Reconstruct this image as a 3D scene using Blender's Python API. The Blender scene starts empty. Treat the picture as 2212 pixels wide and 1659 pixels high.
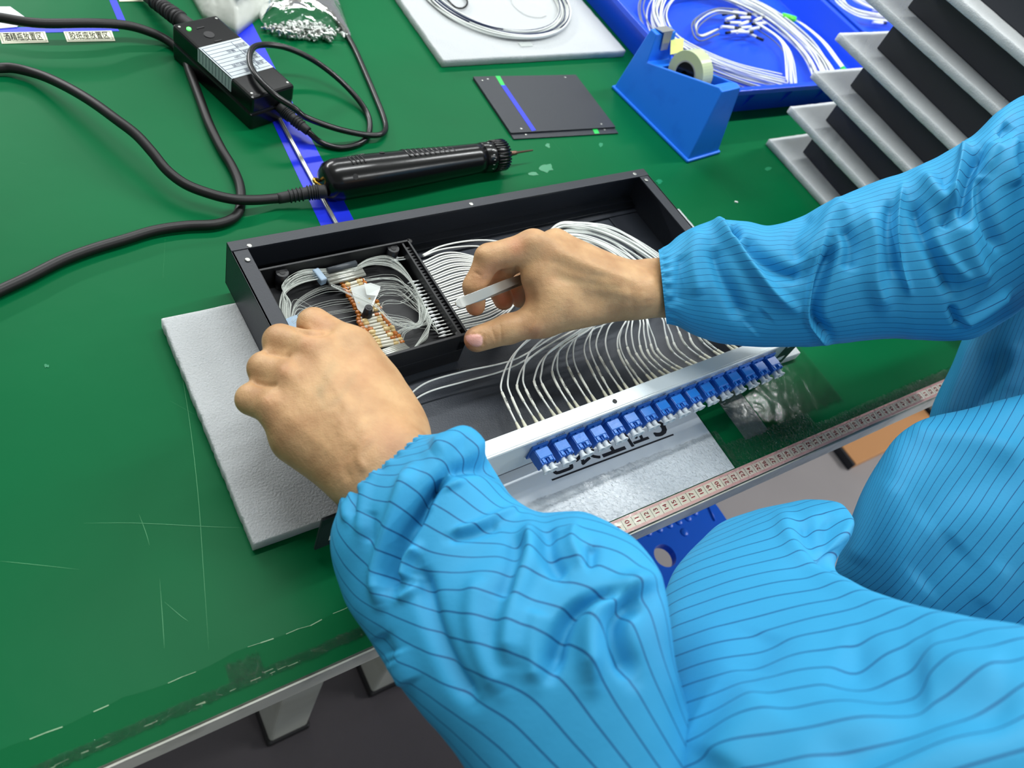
import bpy, math, random
import numpy as np
from mathutils import Vector, Matrix

random.seed(7); rng = np.random.RandomState(11)
SC = bpy.context.scene
COL = SC.collection

# ------------------------------------------------------------------ camera
RF = np.array([[0.829078, -0.47275, 0.298558], [-0.240213, -0.783335, -0.57331], [0.504903, 0.403601, -0.763007]])
CAM = np.array([-0.260684, -0.113746, 0.507274]); FPX = 1708.57; CX, CY = 1106.0, 829.5
cd = bpy.data.cameras.new('camera'); co = bpy.data.objects.new('camera', cd); COL.objects.link(co)
co.matrix_world = Matrix(((RF[0][0], -RF[1][0], -RF[2][0], CAM[0]), (RF[0][1], -RF[1][1], -RF[2][1], CAM[1]), (RF[0][2], -RF[1][2], -RF[2][2], CAM[2]), (0, 0, 0, 1)))
cd.sensor_fit = 'HORIZONTAL'; cd.sensor_width = 36.0; cd.lens = 36.0 * FPX / 2212.0; cd.clip_start = 0.02; cd.clip_end = 50
cd.dof.use_dof = True; cd.dof.focus_distance = 0.60; cd.dof.aperture_fstop = 9.0
SC.camera = co

# ------------------------------------------------------------------ light, exposure
SC.view_settings.view_transform = 'Standard'; SC.view_settings.look = 'None'
SC.view_settings.gamma = 1.0; SC.view_settings.use_curve_mapping = False
SC.view_settings.exposure = 0.0
wd = bpy.data.worlds.new('room_ambience'); SC.world = wd; wd.use_nodes = True
wd.node_tree.nodes['Background'].inputs[0].default_value = (0.90, 0.95, 1.0, 1)
wd.node_tree.nodes['Background'].inputs[1].default_value = 0.32
def area(name, loc, sx, sy, power, col=(1, 1, 1), target=None):
    l = bpy.data.lights.new(name, 'AREA'); l.shape = 'RECTANGLE'; l.size = sx; l.size_y = sy; l.energy = power; l.color = col
    o = bpy.data.objects.new(name, l); COL.objects.link(o); o.location = loc
    if target is not None:
        o.rotation_euler = (Vector(target) - Vector(loc)).to_track_quat('-Z', 'Y').to_euler()
    return o
area('tube_or_fill_light', (0.15, 0.55, 1.55), 1.2, 0.07, 17, (0.97, 1, 1))
area('tube_or_fill_light', (1.75, 0.55, 1.55), 1.2, 0.07, 26, (0.97, 1, 1))
area('tube_or_fill_light', (0.9, 2.3, 1.9), 2.6, 0.10, 48, (0.97, 1, 1))
area('tube_or_fill_light', (1.3, -1.5, 1.9), 2.0, 0.10, 26, (0.97, 1, 1))  # added front fill for the stool and bench edge, no known tube
area('tube_or_fill_light', (2.6, -0.9, 1.2), 1.2, 0.10, 34, (1, 0.98, 0.96), (0.9, 0.2, -0.75))  # added low fill aimed at the right floor, not a ceiling tube
area('tube_or_fill_light', (-0.7, 3.0, 1.15), 1.8, 0.10, 40, (1, 1, 1), (0.5, 0.3, 0.1))  # added low fill from the back to brighten the foam stack gaps

# ------------------------------------------------------------------ measuring helpers (photo point + height -> place)
def ray(px, py): return RF.T @ np.array([(px - CX) / FPX, (py - CY) / FPX, 1.0])
def W(px, py, z=0.0):
    d = ray(px, py); return CAM + d * ((z - CAM[2]) / d[2])
def Wd(px, py, s): return CAM + ray(px, py) * s
def PJ(V):
    c = (np.asarray(V) @ RF.T) - RF @ CAM
    return np.stack([CX + FPX * c[..., 0] / c[..., 2], CY + FPX * c[..., 1] / c[..., 2]], -1)

# ------------------------------------------------------------------ materials
def srgb(r, g, b):
    f = lambda c: (c / 255 / 12.92) if c / 255 <= 0.04045 else ((c / 255 + 0.055) / 1.055) ** 2.4
    return (f(r), f(g), f(b), 1)
def mat(name, col, rough=0.5, metal=0.0, spec=0.5, bump=None, var=None, alpha=1.0, coat=0.0, sss=0.0, trans=0.0, emit=None, sheen=0.0, ior=None):
    m = bpy.data.materials.new(name); m.use_nodes = True; nt = m.node_tree; p = nt.nodes['Principled BSDF']
    p.inputs['Base Color'].default_value = col; p.inputs['Roughness'].default_value = rough; p.inputs['Metallic'].default_value = metal
    p.inputs['Specular IOR Level'].default_value = spec; p.inputs['Alpha'].default_value = alpha; p.inputs['Coat Weight'].default_value = coat
    p.inputs['Transmission Weight'].default_value = trans
    if ior: p.inputs['IOR'].default_value = ior
    if sheen: pass
    if sss:
        p.inputs['Subsurface Weight'].default_value = sss; p.inputs['Subsurface Radius'].default_value = (1, 0.35, 0.2); p.inputs['Subsurface Scale'].default_value = 0.004
    if emit: p.inputs['Emission Color'].default_value = emit[0]; p.inputs['Emission Strength'].default_value = emit[1]
    tc = nt.nodes.new('ShaderNodeTexCoord')
    if var:   # (scale, colour2, contrast lo, hi)
        n = nt.nodes.new('ShaderNodeTexNoise'); n.inputs['Scale'].default_value = var[0]; n.inputs['Detail'].default_value = 4
        r = nt.nodes.new('ShaderNodeMapRange'); r.inputs[1].default_value = var[2]; r.inputs[2].default_value = var[3]
        mx = nt.nodes.new('ShaderNodeMix'); mx.data_type = 'RGBA'; mx.inputs[6].default_value = col; mx.inputs[7].default_value = var[1]
        nt.links.new(tc.outputs['Object'], n.inputs['Vector']); nt.links.new(n.outputs[0], r.inputs[0]); nt.links.new(r.outputs[0], mx.inputs[0]); nt.links.new(mx.outputs[2], p.inputs['Base Color'])
    if bump:  # list of (scale, strength, distance)
        prev = None
        for sc_, st_, di_ in bump:
            n = nt.nodes.new('ShaderNodeTexNoise'); n.inputs['Scale'].default_value = sc_; n.inputs['Detail'].default_value = 3
            b = nt.nodes.new('ShaderNodeBump'); b.inputs['Strength'].default_value = st_; b.inputs['Distance'].default_value = di_
            nt.links.new(tc.outputs['Object'], n.inputs['Vector']); nt.links.new(n.outputs[0], b.inputs['Height'])
            if prev: nt.links.new(prev.outputs[0], b.inputs['Normal'])
            prev = b
        nt.links.new(prev.outputs[0], p.inputs['Normal'])
    return m
M = {}
M['mat_green'] = mat('green_mat', srgb(0, 98, 55), 0.40, 0, 0.09, bump=[(9, 0.25, 0.004), (160, 0.05, 0.0006)], var=(5, srgb(0, 90, 50), 0.35, 0.75))
M['green_film'] = mat('green_edge_film', srgb(0, 92, 50), 0.5, 0, 0.08, bump=[(40, 0.3, 0.001)])
M['scratch'] = mat('scratch', srgb(70, 160, 104), 0.5)
M['white_trim'] = mat('white_trim', srgb(214, 214, 202), 0.45, var=(30, srgb(160, 162, 150), 0.5, 0.8))
M['leg'] = mat('leg_paint', srgb(196, 200, 190), 0.5, var=(8, srgb(170, 172, 160), 0.4, 0.8))
M['rubber'] = mat('black_rubber', srgb(28, 28, 30), 0.6)
M['floor'] = mat('floor_vinyl', srgb(158, 154, 156), 0.55, var=(3, srgb(148, 144, 146), 0.4, 0.7))
M['floor_shade'] = mat('shaded_floor', srgb(84, 80, 84), 0.7, bump=[(60, 0.3, 0.002)])  # floor tone with the under-bench shade in its colour
M['foam'] = mat('white_foam', srgb(192, 196, 198), 0.62, 0, 0.35, bump=[(620, 0.8, 0.0013), (1500, 0.5, 0.0006)])
_p = M['foam'].node_tree.nodes['Principled BSDF']; _p.inputs['Subsurface Weight'].default_value = 0.6; _p.inputs['Subsurface Radius'].default_value = (1, 1, 1); _p.inputs['Subsurface Scale'].default_value = 0.012
M['chassis'] = mat('black_powder_coat', srgb(38, 42, 50), 0.42, 0, 0.45, bump=[(900, 0.35, 0.0004)])
M['chassis_lit'] = mat('black_powder_coat_lit', srgb(50, 56, 66), 0.48, 0, 0.5, bump=[(900, 0.45, 0.0005)])  # lighter copy of the powder coat, lit look put into the colour
M['stack_black'] = mat('matt_black_panel', srgb(28, 32, 40), 0.55, bump=[(600, 0.2, 0.0004)])
M['blackpl'] = mat('black_plastic', srgb(12, 13, 15), 0.22, 0, 0.5)
M['blackpl2'] = mat('black_tray_plastic', srgb(20, 21, 25), 0.38, 0, 0.5)
M['cord'] = mat('black_cord', srgb(20, 19, 20), 0.45, 0, 0.4)
M['cord2'] = mat('black_cord_gloss', srgb(20, 20, 22), 0.25, 0, 0.5)
M['silver'] = mat('silver_panel', srgb(205, 214, 216), 0.34, 0.35, 0.5, bump=[(1200, 0.3, 0.0003)])
M['steel'] = mat('steel', srgb(204, 206, 202), 0.32, 0.85)
M['steel2'] = mat('steel_dull', srgb(170, 172, 168), 0.35, 0.9)
M['brass'] = mat('brass', srgb(190, 150, 60), 0.3, 1.0)
M['brown_steel'] = mat('brown_steel', srgb(120, 92, 78), 0.35, 0.8)
M['adapter'] = mat('blue_adapter', srgb(22, 96, 186), 0.42, 0, 0.5)
M['adapter2'] = mat('blue_adapter_face', srgb(34, 118, 206), 0.3, 0, 0.5, bump=[(500, 0.3, 0.0004)])
M['cap'] = mat('white_cap', srgb(212, 220, 224), 0.35, alpha=0.92)
M['cable'] = mat('white_cable', srgb(238, 242, 238), 0.4)
M['boot'] = mat('ivory_boot', srgb(226, 226, 206), 0.45)
M['sleeve_lbl'] = mat('cable_label', srgb(230, 232, 222), 0.5)
M['ink'] = mat('black_ink', srgb(22, 24, 32), 0.5)
M['dkink'] = mat('dark_print', srgb(24, 40, 80), 0.5)
M['red'] = mat('red_ink', srgb(206, 38, 62), 0.5)
M['pinktick'] = mat('pink_hatch', srgb(222, 150, 150), 0.5)
M['cream'] = mat('cream_tape', srgb(226, 218, 204), 0.45)
M['pink'] = mat('pink_tape_border', srgb(232, 208, 202), 0.45)
M['paper'] = mat('white_paper', srgb(220, 227, 232), 0.22, 0, 0.5, bump=[(300, 0.12, 0.0006)])
M['labelp'] = mat('cream_label', srgb(222, 224, 196), 0.5)
M['sticker'] = mat('grey_sticker', srgb(186, 196, 200), 0.4)
M['bluetape'] = mat('blue_tape', srgb(8, 40, 214), 0.4)
M['greentape'] = mat('green_tape', srgb(20, 190, 80), 0.4)
M['blueA'] = mat('blue_dispenser_plastic', srgb(32, 122, 242), 0.33, 0, 0.45, var=(40, srgb(28, 112, 232), 0.55, 0.8))
M['blueB'] = mat('blue_bin_plastic', srgb(18, 78, 226), 0.3, 0, 0.5)
M['blueC'] = mat('blue_stool_plastic', srgb(10, 106, 240), 0.3, 0, 0.5)
M['taperoll'] = mat('clear_tape_roll', srgb(200, 212, 170), 0.25, 0, 0.5, alpha=0.95)
M['yellow'] = mat('yellow_note', srgb(204, 212, 120), 0.5)
M['led'] = mat('green_led', srgb(60, 255, 60), 0.4, emit=((0.05, 1.0, 0.08, 1), 5))
M['amber'] = mat('amber_resin', srgb(214, 122, 20), 0.1, 0, 0.7, trans=0.45, coat=0.5)
M['amber2'] = mat('pale_amber', srgb(236, 206, 140), 0.1, 0, 0.7, trans=0.4, coat=0.5)
M['glass'] = mat('clear_glue', srgb(236, 234, 218), 0.1, 0, 0.6, trans=0.3, coat=0.5)
M['fibre'] = mat('bare_fibre', srgb(206, 212, 206), 0.25, 0, 0.6)
M['rod'] = mat('splice_rod', srgb(178, 180, 172), 0.25, 0.5, 0.6)
M['zip'] = mat('pale_blue_nylon', srgb(170, 196, 220), 0.3, trans=0.3)
M['film'] = mat('translucent_film', srgb(220, 226, 224), 0.2, 0, 0.5, alpha=0.55)
M['cardboard'] = mat('cardboard', srgb(196, 142, 92), 0.7)
M['pack'] = mat('white_plastic_pack', srgb(196, 200, 192), 0.35, bump=[(25, 0.5, 0.01)])
M['packblue'] = mat('cyan_print', srgb(20, 150, 200), 0.35)
M['darkgrey'] = mat('dark_grey_sleeve', srgb(60, 66, 72), 0.4)
def clear_film(name, base, tint, rough, scale, strength, dist):
    m = bpy.data.materials.new(name); m.use_nodes = True; nt = m.node_tree; nt.nodes.clear()
    out = nt.nodes.new('ShaderNodeOutputMaterial'); tr = nt.nodes.new('ShaderNodeBsdfTransparent'); tr.inputs[0].default_value = tint
    p = nt.nodes.new('ShaderNodeBsdfGlossy'); p.inputs[0].default_value = (1, 1, 1, 1); p.inputs[1].default_value = rough
    tc = nt.nodes.new('ShaderNodeTexCoord'); n = nt.nodes.new('ShaderNodeTexNoise'); n.inputs['Scale'].default_value = scale; n.inputs['Detail'].default_value = 5; n.inputs['Distortion'].default_value = 1.2
    b = nt.nodes.new('ShaderNodeBump'); b.inputs['Strength'].default_value = strength; b.inputs['Distance'].default_value = dist
    fr = nt.nodes.new('ShaderNodeFresnel'); fr.inputs[0].default_value = 1.28
    ad = nt.nodes.new('ShaderNodeMath'); ad.operation = 'MULTIPLY_ADD'; ad.inputs[1].default_value = 1.0; ad.inputs[2].default_value = base
    mx = nt.nodes.new('ShaderNodeMixShader')
    L = nt.links.new
    L(tc.outputs['Object'], n.inputs['Vector']); L(n.outputs[0], b.inputs['Height']); L(b.outputs[0], p.inputs['Normal']); L(b.outputs[0], fr.inputs['Normal'])
    L(fr.outputs[0], ad.inputs[0]); L(ad.outputs[0], mx.inputs[0]); L(tr.outputs[0], mx.inputs[1]); L(p.outputs[0], mx.inputs[2]); L(mx.outputs[0], out.inputs[0])
    return m
M['cleartape'] = clear_film('wrinkled_clear_tape', 0.0, (1, 1, 1, 1), 0.06, 420, 0.9, 0.0021)
M['clearflat'] = clear_film('flat_clear_tape', 0.0, (0.95, 0.98, 0.96, 1), 0.14, 60, 0.4, 0.0015)
M['bag'] = clear_film('clear_bag', 0.0, (0.95, 0.98, 0.97, 1), 0.10, 30, 0.35, 0.008)
M['greyfilm'] = clear_film('grey_green_film', 0.22, (0.75, 0.78, 0.66, 1), 0.28, 150, 0.8, 0.003)

def skin_mat():
    m = mat('skin', srgb(206, 160, 114), 0.48, 0, 0.35, bump=[(260, 0.32, 0.0012), (1100, 0.35, 0.0006)], sss=0.12)
    nt = m.node_tree; p = nt.nodes['Principled BSDF']; L = nt.links.new
    a = nt.nodes.new('ShaderNodeAttribute'); a.attribute_name = 'tint'
    n = nt.nodes.new('ShaderNodeTexNoise'); n.inputs['Scale'].default_value = 55; n.inputs['Detail'].default_value = 5
    tc = nt.nodes.new('ShaderNodeTexCoord'); L(tc.outputs['Object'], n.inputs['Vector'])
    r = nt.nodes.new('ShaderNodeMapRange'); r.inputs[1].default_value = 0.35; r.inputs[2].default_value = 0.7; L(n.outputs[0], r.inputs[0])
    m1 = nt.nodes.new('ShaderNodeMix'); m1.data_type = 'RGBA'; m1.inputs[6].default_value = srgb(204, 164, 120); m1.inputs[7].default_value = srgb(180, 138, 98); L(r.outputs[0], m1.inputs[0])
    m2 = nt.nodes.new('ShaderNodeMix'); m2.data_type = 'RGBA'; m2.inputs[7].default_value = srgb(208, 126, 100); L(m1.outputs[2], m2.inputs[6])
    s = nt.nodes.new('ShaderNodeSeparateColor'); L(a.outputs['Color'], s.inputs[0]); L(s.outputs[0], m2.inputs[0])
    m3 = nt.nodes.new('ShaderNodeMix'); m3.data_type = 'RGBA'; m3.inputs[7].default_value = srgb(226, 172, 160); L(m2.outputs[2], m3.inputs[6]); L(s.outputs[1], m3.inputs[0])
    m4 = nt.nodes.new('ShaderNodeMix'); m4.data_type = 'RGBA'; m4.inputs[7].default_value = srgb(150, 140, 104); L(m3.outputs[2], m4.inputs[6]); L(s.outputs[2], m4.inputs[0])
    L(m4.outputs[2], p.inputs['Base Color'])
    rr = nt.nodes.new('ShaderNodeMapRange'); rr.inputs[3].default_value = 0.48; rr.inputs[4].default_value = 0.25; L(s.outputs[1], rr.inputs[0]); L(rr.outputs[0], p.inputs['Roughness'])
    return m
M['skin'] = skin_mat()
def cloth_mat(name, base, line, width):
    m = mat(name, base, 0.62, 0, 0.3, bump=[(420, 0.18, 0.0006)], sheen=0.25)
    nt = m.node_tree; p = nt.nodes['Principled BSDF']; L = nt.links.new
    a = nt.nodes.new('ShaderNodeAttribute'); a.attribute_name = 'stripe'
    fr = nt.nodes.new('ShaderNodeMath'); fr.operation = 'FRACT'; L(a.outputs['Fac'], fr.inputs[0])
    sb = nt.nodes.new('ShaderNodeMath'); sb.operation = 'SUBTRACT'; L(fr.outputs[0], sb.inputs[0]); sb.inputs[1].default_value = 0.5
    ab = nt.nodes.new('ShaderNodeMath'); ab.operation = 'ABSOLUTE'; L(sb.outputs[0], ab.inputs[0])
    r = nt.nodes.new('ShaderNodeMapRange'); r.inputs[1].default_value = width; r.inputs[2].default_value = width * 0.5; L(ab.outputs[0], r.inputs[0])
    mx = nt.nodes.new('ShaderNodeMix'); mx.data_type = 'RGBA'; mx.inputs[6].default_value = base; mx.inputs[7].default_value = line; L(r.outputs[0], mx.inputs[0])
    L(mx.outputs[2], p.inputs['Base Color'])
    return m
M['coat'] = cloth_mat('sky_blue_striped_cloth', srgb(50, 152, 200), srgb(20, 82, 132), 0.048)
M['cuff'] = mat('sky_blue_cuff', srgb(54, 150, 200), 0.6, bump=[(420, 0.2, 0.0006)], sheen=0.25)

# ------------------------------------------------------------------ mesh helpers
class MB:
    def __init__(s): s.v = []; s.f = []; s.mi = []; s.sm = []; s.n = 0
    def add(s, V, F, mi=0, smooth=False):
        V = np.asarray(V, float).reshape(-1, 3); s.v.append(V)
        for f in F: s.f.append(tuple(int(i) + s.n for i in f)); s.mi.append(mi); s.sm.append(smooth)
        s.n += len(V); return s
    def box(s, x0, x1, y0, y1, z0, z1, mi=0, xf=None):
        V = np.array([(x, y, z) for z in (z0, z1) for y in (y0, y1) for x in (x0, x1)], float)
        if xf is not None: V = V @ xf[:3, :3].T + xf[:3, 3]
        return s.add(V, [(0, 2, 3, 1), (4, 5, 7, 6), (0, 1, 5, 4), (2, 6, 7, 3), (0, 4, 6, 2), (1, 3, 7, 5)], mi)
    def prism(s, poly, z0, z1, mi=0, xf=None):
        n = len(poly); V = np.array([(x, y, z0) for x, y in poly] + [(x, y, z1) for x, y in poly], float)
        if xf is not None: V = V @ xf[:3, :3].T + xf[:3, 3]
        F = [tuple(range(n))[::-1], tuple(range(n, 2 * n))] + [(i, (i + 1) % n, n + (i + 1) % n, n + i) for i in range(n)]
        return s.add(V, F, mi)
    def tube(s, P, r, seg=8, mi=0, caps=True, res=0):
        P = np.asarray(P, float)
        if res: 
            n0 = len(P); P2 = crom(P, res)
            if not np.isscalar(r): r = np.interp(np.linspace(0, n0 - 1, len(P2)), np.arange(n0), r)
            P = P2
        n = len(P); r = np.full(n, r) if np.isscalar(r) else np.asarray(r, float)
        T = np.gradient(P, axis=0); T /= np.linalg.norm(T, axis=1)[:, None] + 1e-12
        up = np.array([0, 0, 1.0]) if abs(T[0][2]) < 0.9 else np.array([1.0, 0, 0])
        a = np.cross(T[0], up); a /= np.linalg.norm(a); V = []
        ang = np.arange(seg) * 2 * np.pi / seg
        for i in range(n):
            a = a - T[i] * (a @ T[i]); a /= np.linalg.norm(a); b = np.cross(T[i], a)
            V.append(P[i] + r[i] * (np.cos(ang)[:, None] * a + np.sin(ang)[:, None] * b))
        V = np.concatenate(V); F = [(i * seg + j, i * seg + (j + 1) % seg, (i + 1) * seg + (j + 1) % seg, (i + 1) * seg + j) for i in range(n - 1) for j in range(seg)]
        s.add(V, F, mi, True)
        if caps: 
            k = s.n - n * seg
            s.f.append(tuple(k + j for j in range(seg))[::-1]); s.mi.append(mi); s.sm.append(False)
            s.f.append(tuple(k + (n - 1) * seg + j for j in range(seg))); s.mi.append(mi); s.sm.append(False)
        return s
    def lathe(s, prof, axis0, axisd, seg=24, mi=0, smooth=True):
        d = np.asarray(axisd, float); d = d / np.linalg.norm(d); P = [np.asarray(axis0, float) + d * t for t, _ in prof]; r = [q for _, q in prof]
        up = np.array([0, 0, 1.0]) if abs(d[2]) < 0.9 else np.array([1.0, 0, 0]); a = np.cross(d, up); a /= np.linalg.norm(a); b = np.cross(d, a)
        ang = np.arange(seg) * 2 * np.pi / seg; n = len(P)
        V = np.concatenate([P[i] + max(r[i], 1e-5) * (np.cos(ang)[:, None] * a + np.sin(ang)[:, None] * b) for i in range(n)])
        F = [(i * seg + j, i * seg + (j + 1) % seg, (i + 1) * seg + (j + 1) % seg, (i + 1) * seg + j) for i in range(n - 1) for j in range(seg)]
        s.add(V, F, mi, smooth); k = s.n - n * seg
        s.f.append(tuple(k + j for j in range(seg))[::-1]); s.mi.append(mi); s.sm.append(False)
        s.f.append(tuple(k + (n - 1) * seg + j for j in range(seg))); s.mi.append(mi); s.sm.append(False)
        return s
    def build(s, name, mats, parent=None, bevel=0, segs=2, local=False, origin=None, recalc=False, solid=0, subsurf=0):
        V = np.concatenate(s.v) if s.v else np.zeros((0, 3))
        if parent is not None:
            off = np.zeros(3)
            if not local: Mi = np.linalg.inv(WM[parent]); V = V @ Mi[:3, :3].T + Mi[:3, 3]
        elif origin is not None: off = np.asarray(origin, float)
        else:
            off = np.zeros(3) if local else np.array([(V[:, 0].min() + V[:, 0].max()) / 2, (V[:, 1].min() + V[:, 1].max()) / 2, V[:, 2].min()])
        me = bpy.data.meshes.new(name); me.from_pydata((V - off).tolist(), [], s.f)
        me.polygons.foreach_set('material_index', s.mi); me.polygons.foreach_set('use_smooth', s.sm)
        for m in (mats if isinstance(mats, (list, tuple)) else [mats]): me.materials.append(m)
        me.update()
        o = bpy.data.objects.new(name, me); COL.objects.link(o)
        if parent is not None: o.parent = parent; WM[o] = WM[parent]
        else: o.location = off; WM[o] = xform(off)
        if solid: md = o.modifiers.new('solidify', 'SOLIDIFY'); md.thickness = solid; md.offset = 0
        if bevel:
            md = o.modifiers.new('bevel', 'BEVEL'); md.width = bevel; md.segments = segs; md.limit_method = 'ANGLE'; md.angle_limit = math.radians(35)
        if subsurf: md = o.modifiers.new('subsurf', 'SUBSURF'); md.levels = subsurf; md.render_levels = subsurf
        return o
WM = {}
def crom(P, k):
    P = np.asarray(P, float); n = len(P); Q = np.concatenate([[2 * P[0] - P[1]], P, [2 * P[-1] - P[-2]]]); out = []
    for i in range(n - 1):
        p0, p1, p2, p3 = Q[i:i + 4]
        for t in np.arange(k) / k:
            out.append(0.5 * ((2 * p1) + (-p0 + p2) * t + (2 * p0 - 5 * p1 + 4 * p2 - p3) * t * t + (-p0 + 3 * p1 - 3 * p2 + p3) * t ** 3))
    out.append(P[-1]); return np.array(out)
def tag(o, label, cat, group=None):
    o['label'] = label; o['category'] = cat
    if group: o['group'] = group
    return o
def thing(name, label, cat, loc=(0, 0, 0), rz=0.0, group=None):
    o = bpy.data.objects.new(name, None); COL.objects.link(o); o.location = loc; o.rotation_euler = (0, 0, rz); o.empty_display_size = 0.02
    WM[o] = xform(loc, rz); return tag(o, label, cat, group)
def dup(src, loc=None, rz=None, label=None):
    r = src.copy(); COL.objects.link(r)
    if loc is not None: r.location = loc
    if rz is not None: r.rotation_euler = rz if isinstance(rz, tuple) else (0, 0, rz)
    if label: r['label'] = label
    for ch in [c for c in bpy.data.objects if c.parent == src]:
        c = ch.copy(); COL.objects.link(c); c.parent = r
        for g in [x for x in bpy.data.objects if x.parent == ch]:
            d = g.copy(); COL.objects.link(d); d.parent = c
    return r
def text_geo(body, size, align='CENTER', res=3):
    c = bpy.data.curves.new('tmp', 'FONT'); c.body = body; c.size = size; c.align_x = align; c.align_y = 'CENTER'; c.resolution_u = res
    o = bpy.data.objects.new('tmp', c); COL.objects.link(o); dg = bpy.context.evaluated_depsgraph_get(); e = o.evaluated_get(dg); m = e.to_mesh()
    V = np.array([v.co[:] for v in m.vertices], float).reshape(-1, 3); F = [tuple(p.vertices) for p in m.polygons]; e.to_mesh_clear()
    bpy.data.objects.remove(o); bpy.data.curves.remove(c); return V, F
def add_text(mb, body, size, origin, ux, uy, lift=0.0001, mi=0, sx=1.0, align='CENTER', bold=0):
    V, F = text_geo(body, size, align)
    if not len(V): return
    ux = np.asarray(ux, float); uy = np.asarray(uy, float); n = np.cross(ux, uy); n = n / np.linalg.norm(n)
    for dx in ([0] if not bold else [-bold, 0, bold]):
        mb.add(np.asarray(origin) + ((V[:, :1] + dx) * sx) * ux + V[:, 1:2] * uy + n * (lift + abs(dx) * 0.01), F, mi)
def rotz(a):
    c, s = math.cos(a), math.sin(a); return np.array([[c, -s, 0, 0], [s, c, 0, 0], [0, 0, 1, 0], [0, 0, 0, 1.0]])
def xform(loc, a=0.0):
    m = rotz(a); m[:3, 3] = loc; return m
def sn(P, sc, seed=0):   # cheap smooth noise
    r = np.random.RandomState(seed); o = 0
    for k in range(5):
        d = r.normal(size=3); d /= np.linalg.norm(d); o = o + np.sin((P @ d) * sc * (0.7 + 0.5 * k) + r.uniform(0, 6.28)) / (1 + 0.5 * k)
    return o / 2.6
# ------------------------------------------------------------------ setting: floor
o = MB().box(-3, 5, -3, 4, -0.77, -0.75).build('floor', M['floor']); o['kind'] = 'structure'
o = MB().box(-1.4, 0.42, -1.6, 0.95, -0.7505, -0.7495).build('floor', M['floor_shade']); o['kind'] = 'structure'  # thin dark sheet painting in the shade under the bench

o = MB().box(-3, 5, -3, 4, 2.1, 2.14).build('ceiling', M['white_trim']); o['kind'] = 'structure'
# ------------------------------------------------------------------ workbench
tb = thing('workbench', 'long workbench with a glossy green top, white front edge and square legs', 'table', (0.5, 0.5, -0.75))
MB().box(-1.0, 2.3, 0.0, 1.3, -0.028, -0.002).build('tabletop', M['white_trim'], tb, bevel=0.002)
MB().box(-1.0, 2.3, 0.002, 1.298, -0.002, 0.0).build('green_mat', M['mat_green'], tb)
MB().box(-1.0, 2.3, -0.0012, 0.0, -0.026, -0.001).build('edge_strip', M['white_trim'], tb)
for x, y in ((-0.102, 0.102), (0.055, 0.103), (1.6, 0.103), (-0.95, 0.103), (1.6, 1.15), (-0.95, 1.15)):
    l = MB().box(x, x + 0.055, y, y + 0.055, -0.735, -0.028).build('leg', M['leg'], tb, bevel=0.004)
    MB().box(x - 0.004, x + 0.059, y - 0.004, y + 0.059, -0.75, -0.733).build('foot_cap', M['rubber'], l, bevel=0.004)
# fine scratches in the mat
mb = MB()
def scratch(P, w=0.00013, z=0.00025):
    Q = crom([W(x, y, z) for x, y in P], 6) if len(P) > 2 else np.array([W(x, y, z) for x, y in P])
    T = np.gradient(Q, axis=0); N = np.stack([-T[:, 1], T[:, 0], 0 * T[:, 0]], 1); N /= np.linalg.norm(N, axis=1)[:, None] + 1e-9
    n = len(Q); ww = w * np.sin(np.linspace(0.15, 3.0, n))[:, None]
    MB().add(np.concatenate([Q - N * ww, Q + N * ww]), [(i, i + 1, n + i + 1, n + i) for i in range(n - 1)]).build('scratch', M['scratch'], tb)
for P in [[(371, 690), (405, 880), (427, 1060), (440, 1240), (451, 1403)], [(180, 1130), (300, 1130), (440, 1137), (520, 1140)], [(0, 1212), (60, 1218), (170, 1230)],
          [(345, 1250), (352, 1350), (355, 1400)], [(357, 515), (352, 600)], [(355, 1300), (390, 1330), (407, 1342)], [(40, 351), (57, 354)], [(158, 152), (164, 156)],
          [(300, 1110), (315, 1150), (323, 1178)], [(1190, 300), (1215, 330)], [(1560, 400), (1600, 460)], [(1230, 315), (1250, 350)], [(368, 866), (420, 895)]]: scratch(P)


M['pale'] = mat('pale_edge_and_glint', srgb(150, 190, 150), 0.5)
# green film strips and clear tape along the front edge
mb = MB(); r0 = np.random.RandomState(3)
xs = np.linspace(-0.40, 0.06, 60); yi = 0.030 + 0.0012 * np.sin(xs * 90) + r0.normal(0, 0.0004, 60)
V = [(x, 0.001, 0.0004) for x in xs] + [(x, y, 0.0004) for x, y in zip(xs, yi)]
mb.add(V, [(i, i + 1, 61 + i, 60 + i) for i in range(59)])
o = mb.build('edge_tape', M['green_film'], origin=(-0.17, 0.015, 0.0)); tag(o, 'dark green film strip along the left front edge of the bench', 'tape')
mb = MB()
for i in range(58):
    if r0.rand() < 0.62:
        w = r0.uniform(0.00008, 0.00028); mb.add([(xs[i], yi[i] - w, 0.0006), (xs[i + 1], yi[i + 1] - w, 0.0006), (xs[i + 1], yi[i + 1] + w, 0.0006), (xs[i], yi[i] + w, 0.0006)], [(0, 1, 2, 3)])
for k in range(26):  # pale flecks painted as glints along the crinkled tape
    x = r0.uniform(-0.33, 0.0); y = 0.011 + r0.normal(0, 0.0006); l = r0.uniform(0.002, 0.008)
    mb.add([(x, y, 0.0006), (x + l, y + r0.normal(0, 0.0005), 0.0006), (x + l, y + 0.0004, 0.0006), (x, y + 0.0004, 0.0006)], [(0, 1, 2, 3)])
mb.build('torn_edge_and_glints', M['pale'], o)['label'] = 'pale torn edge of the film and painted glints'
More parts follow.
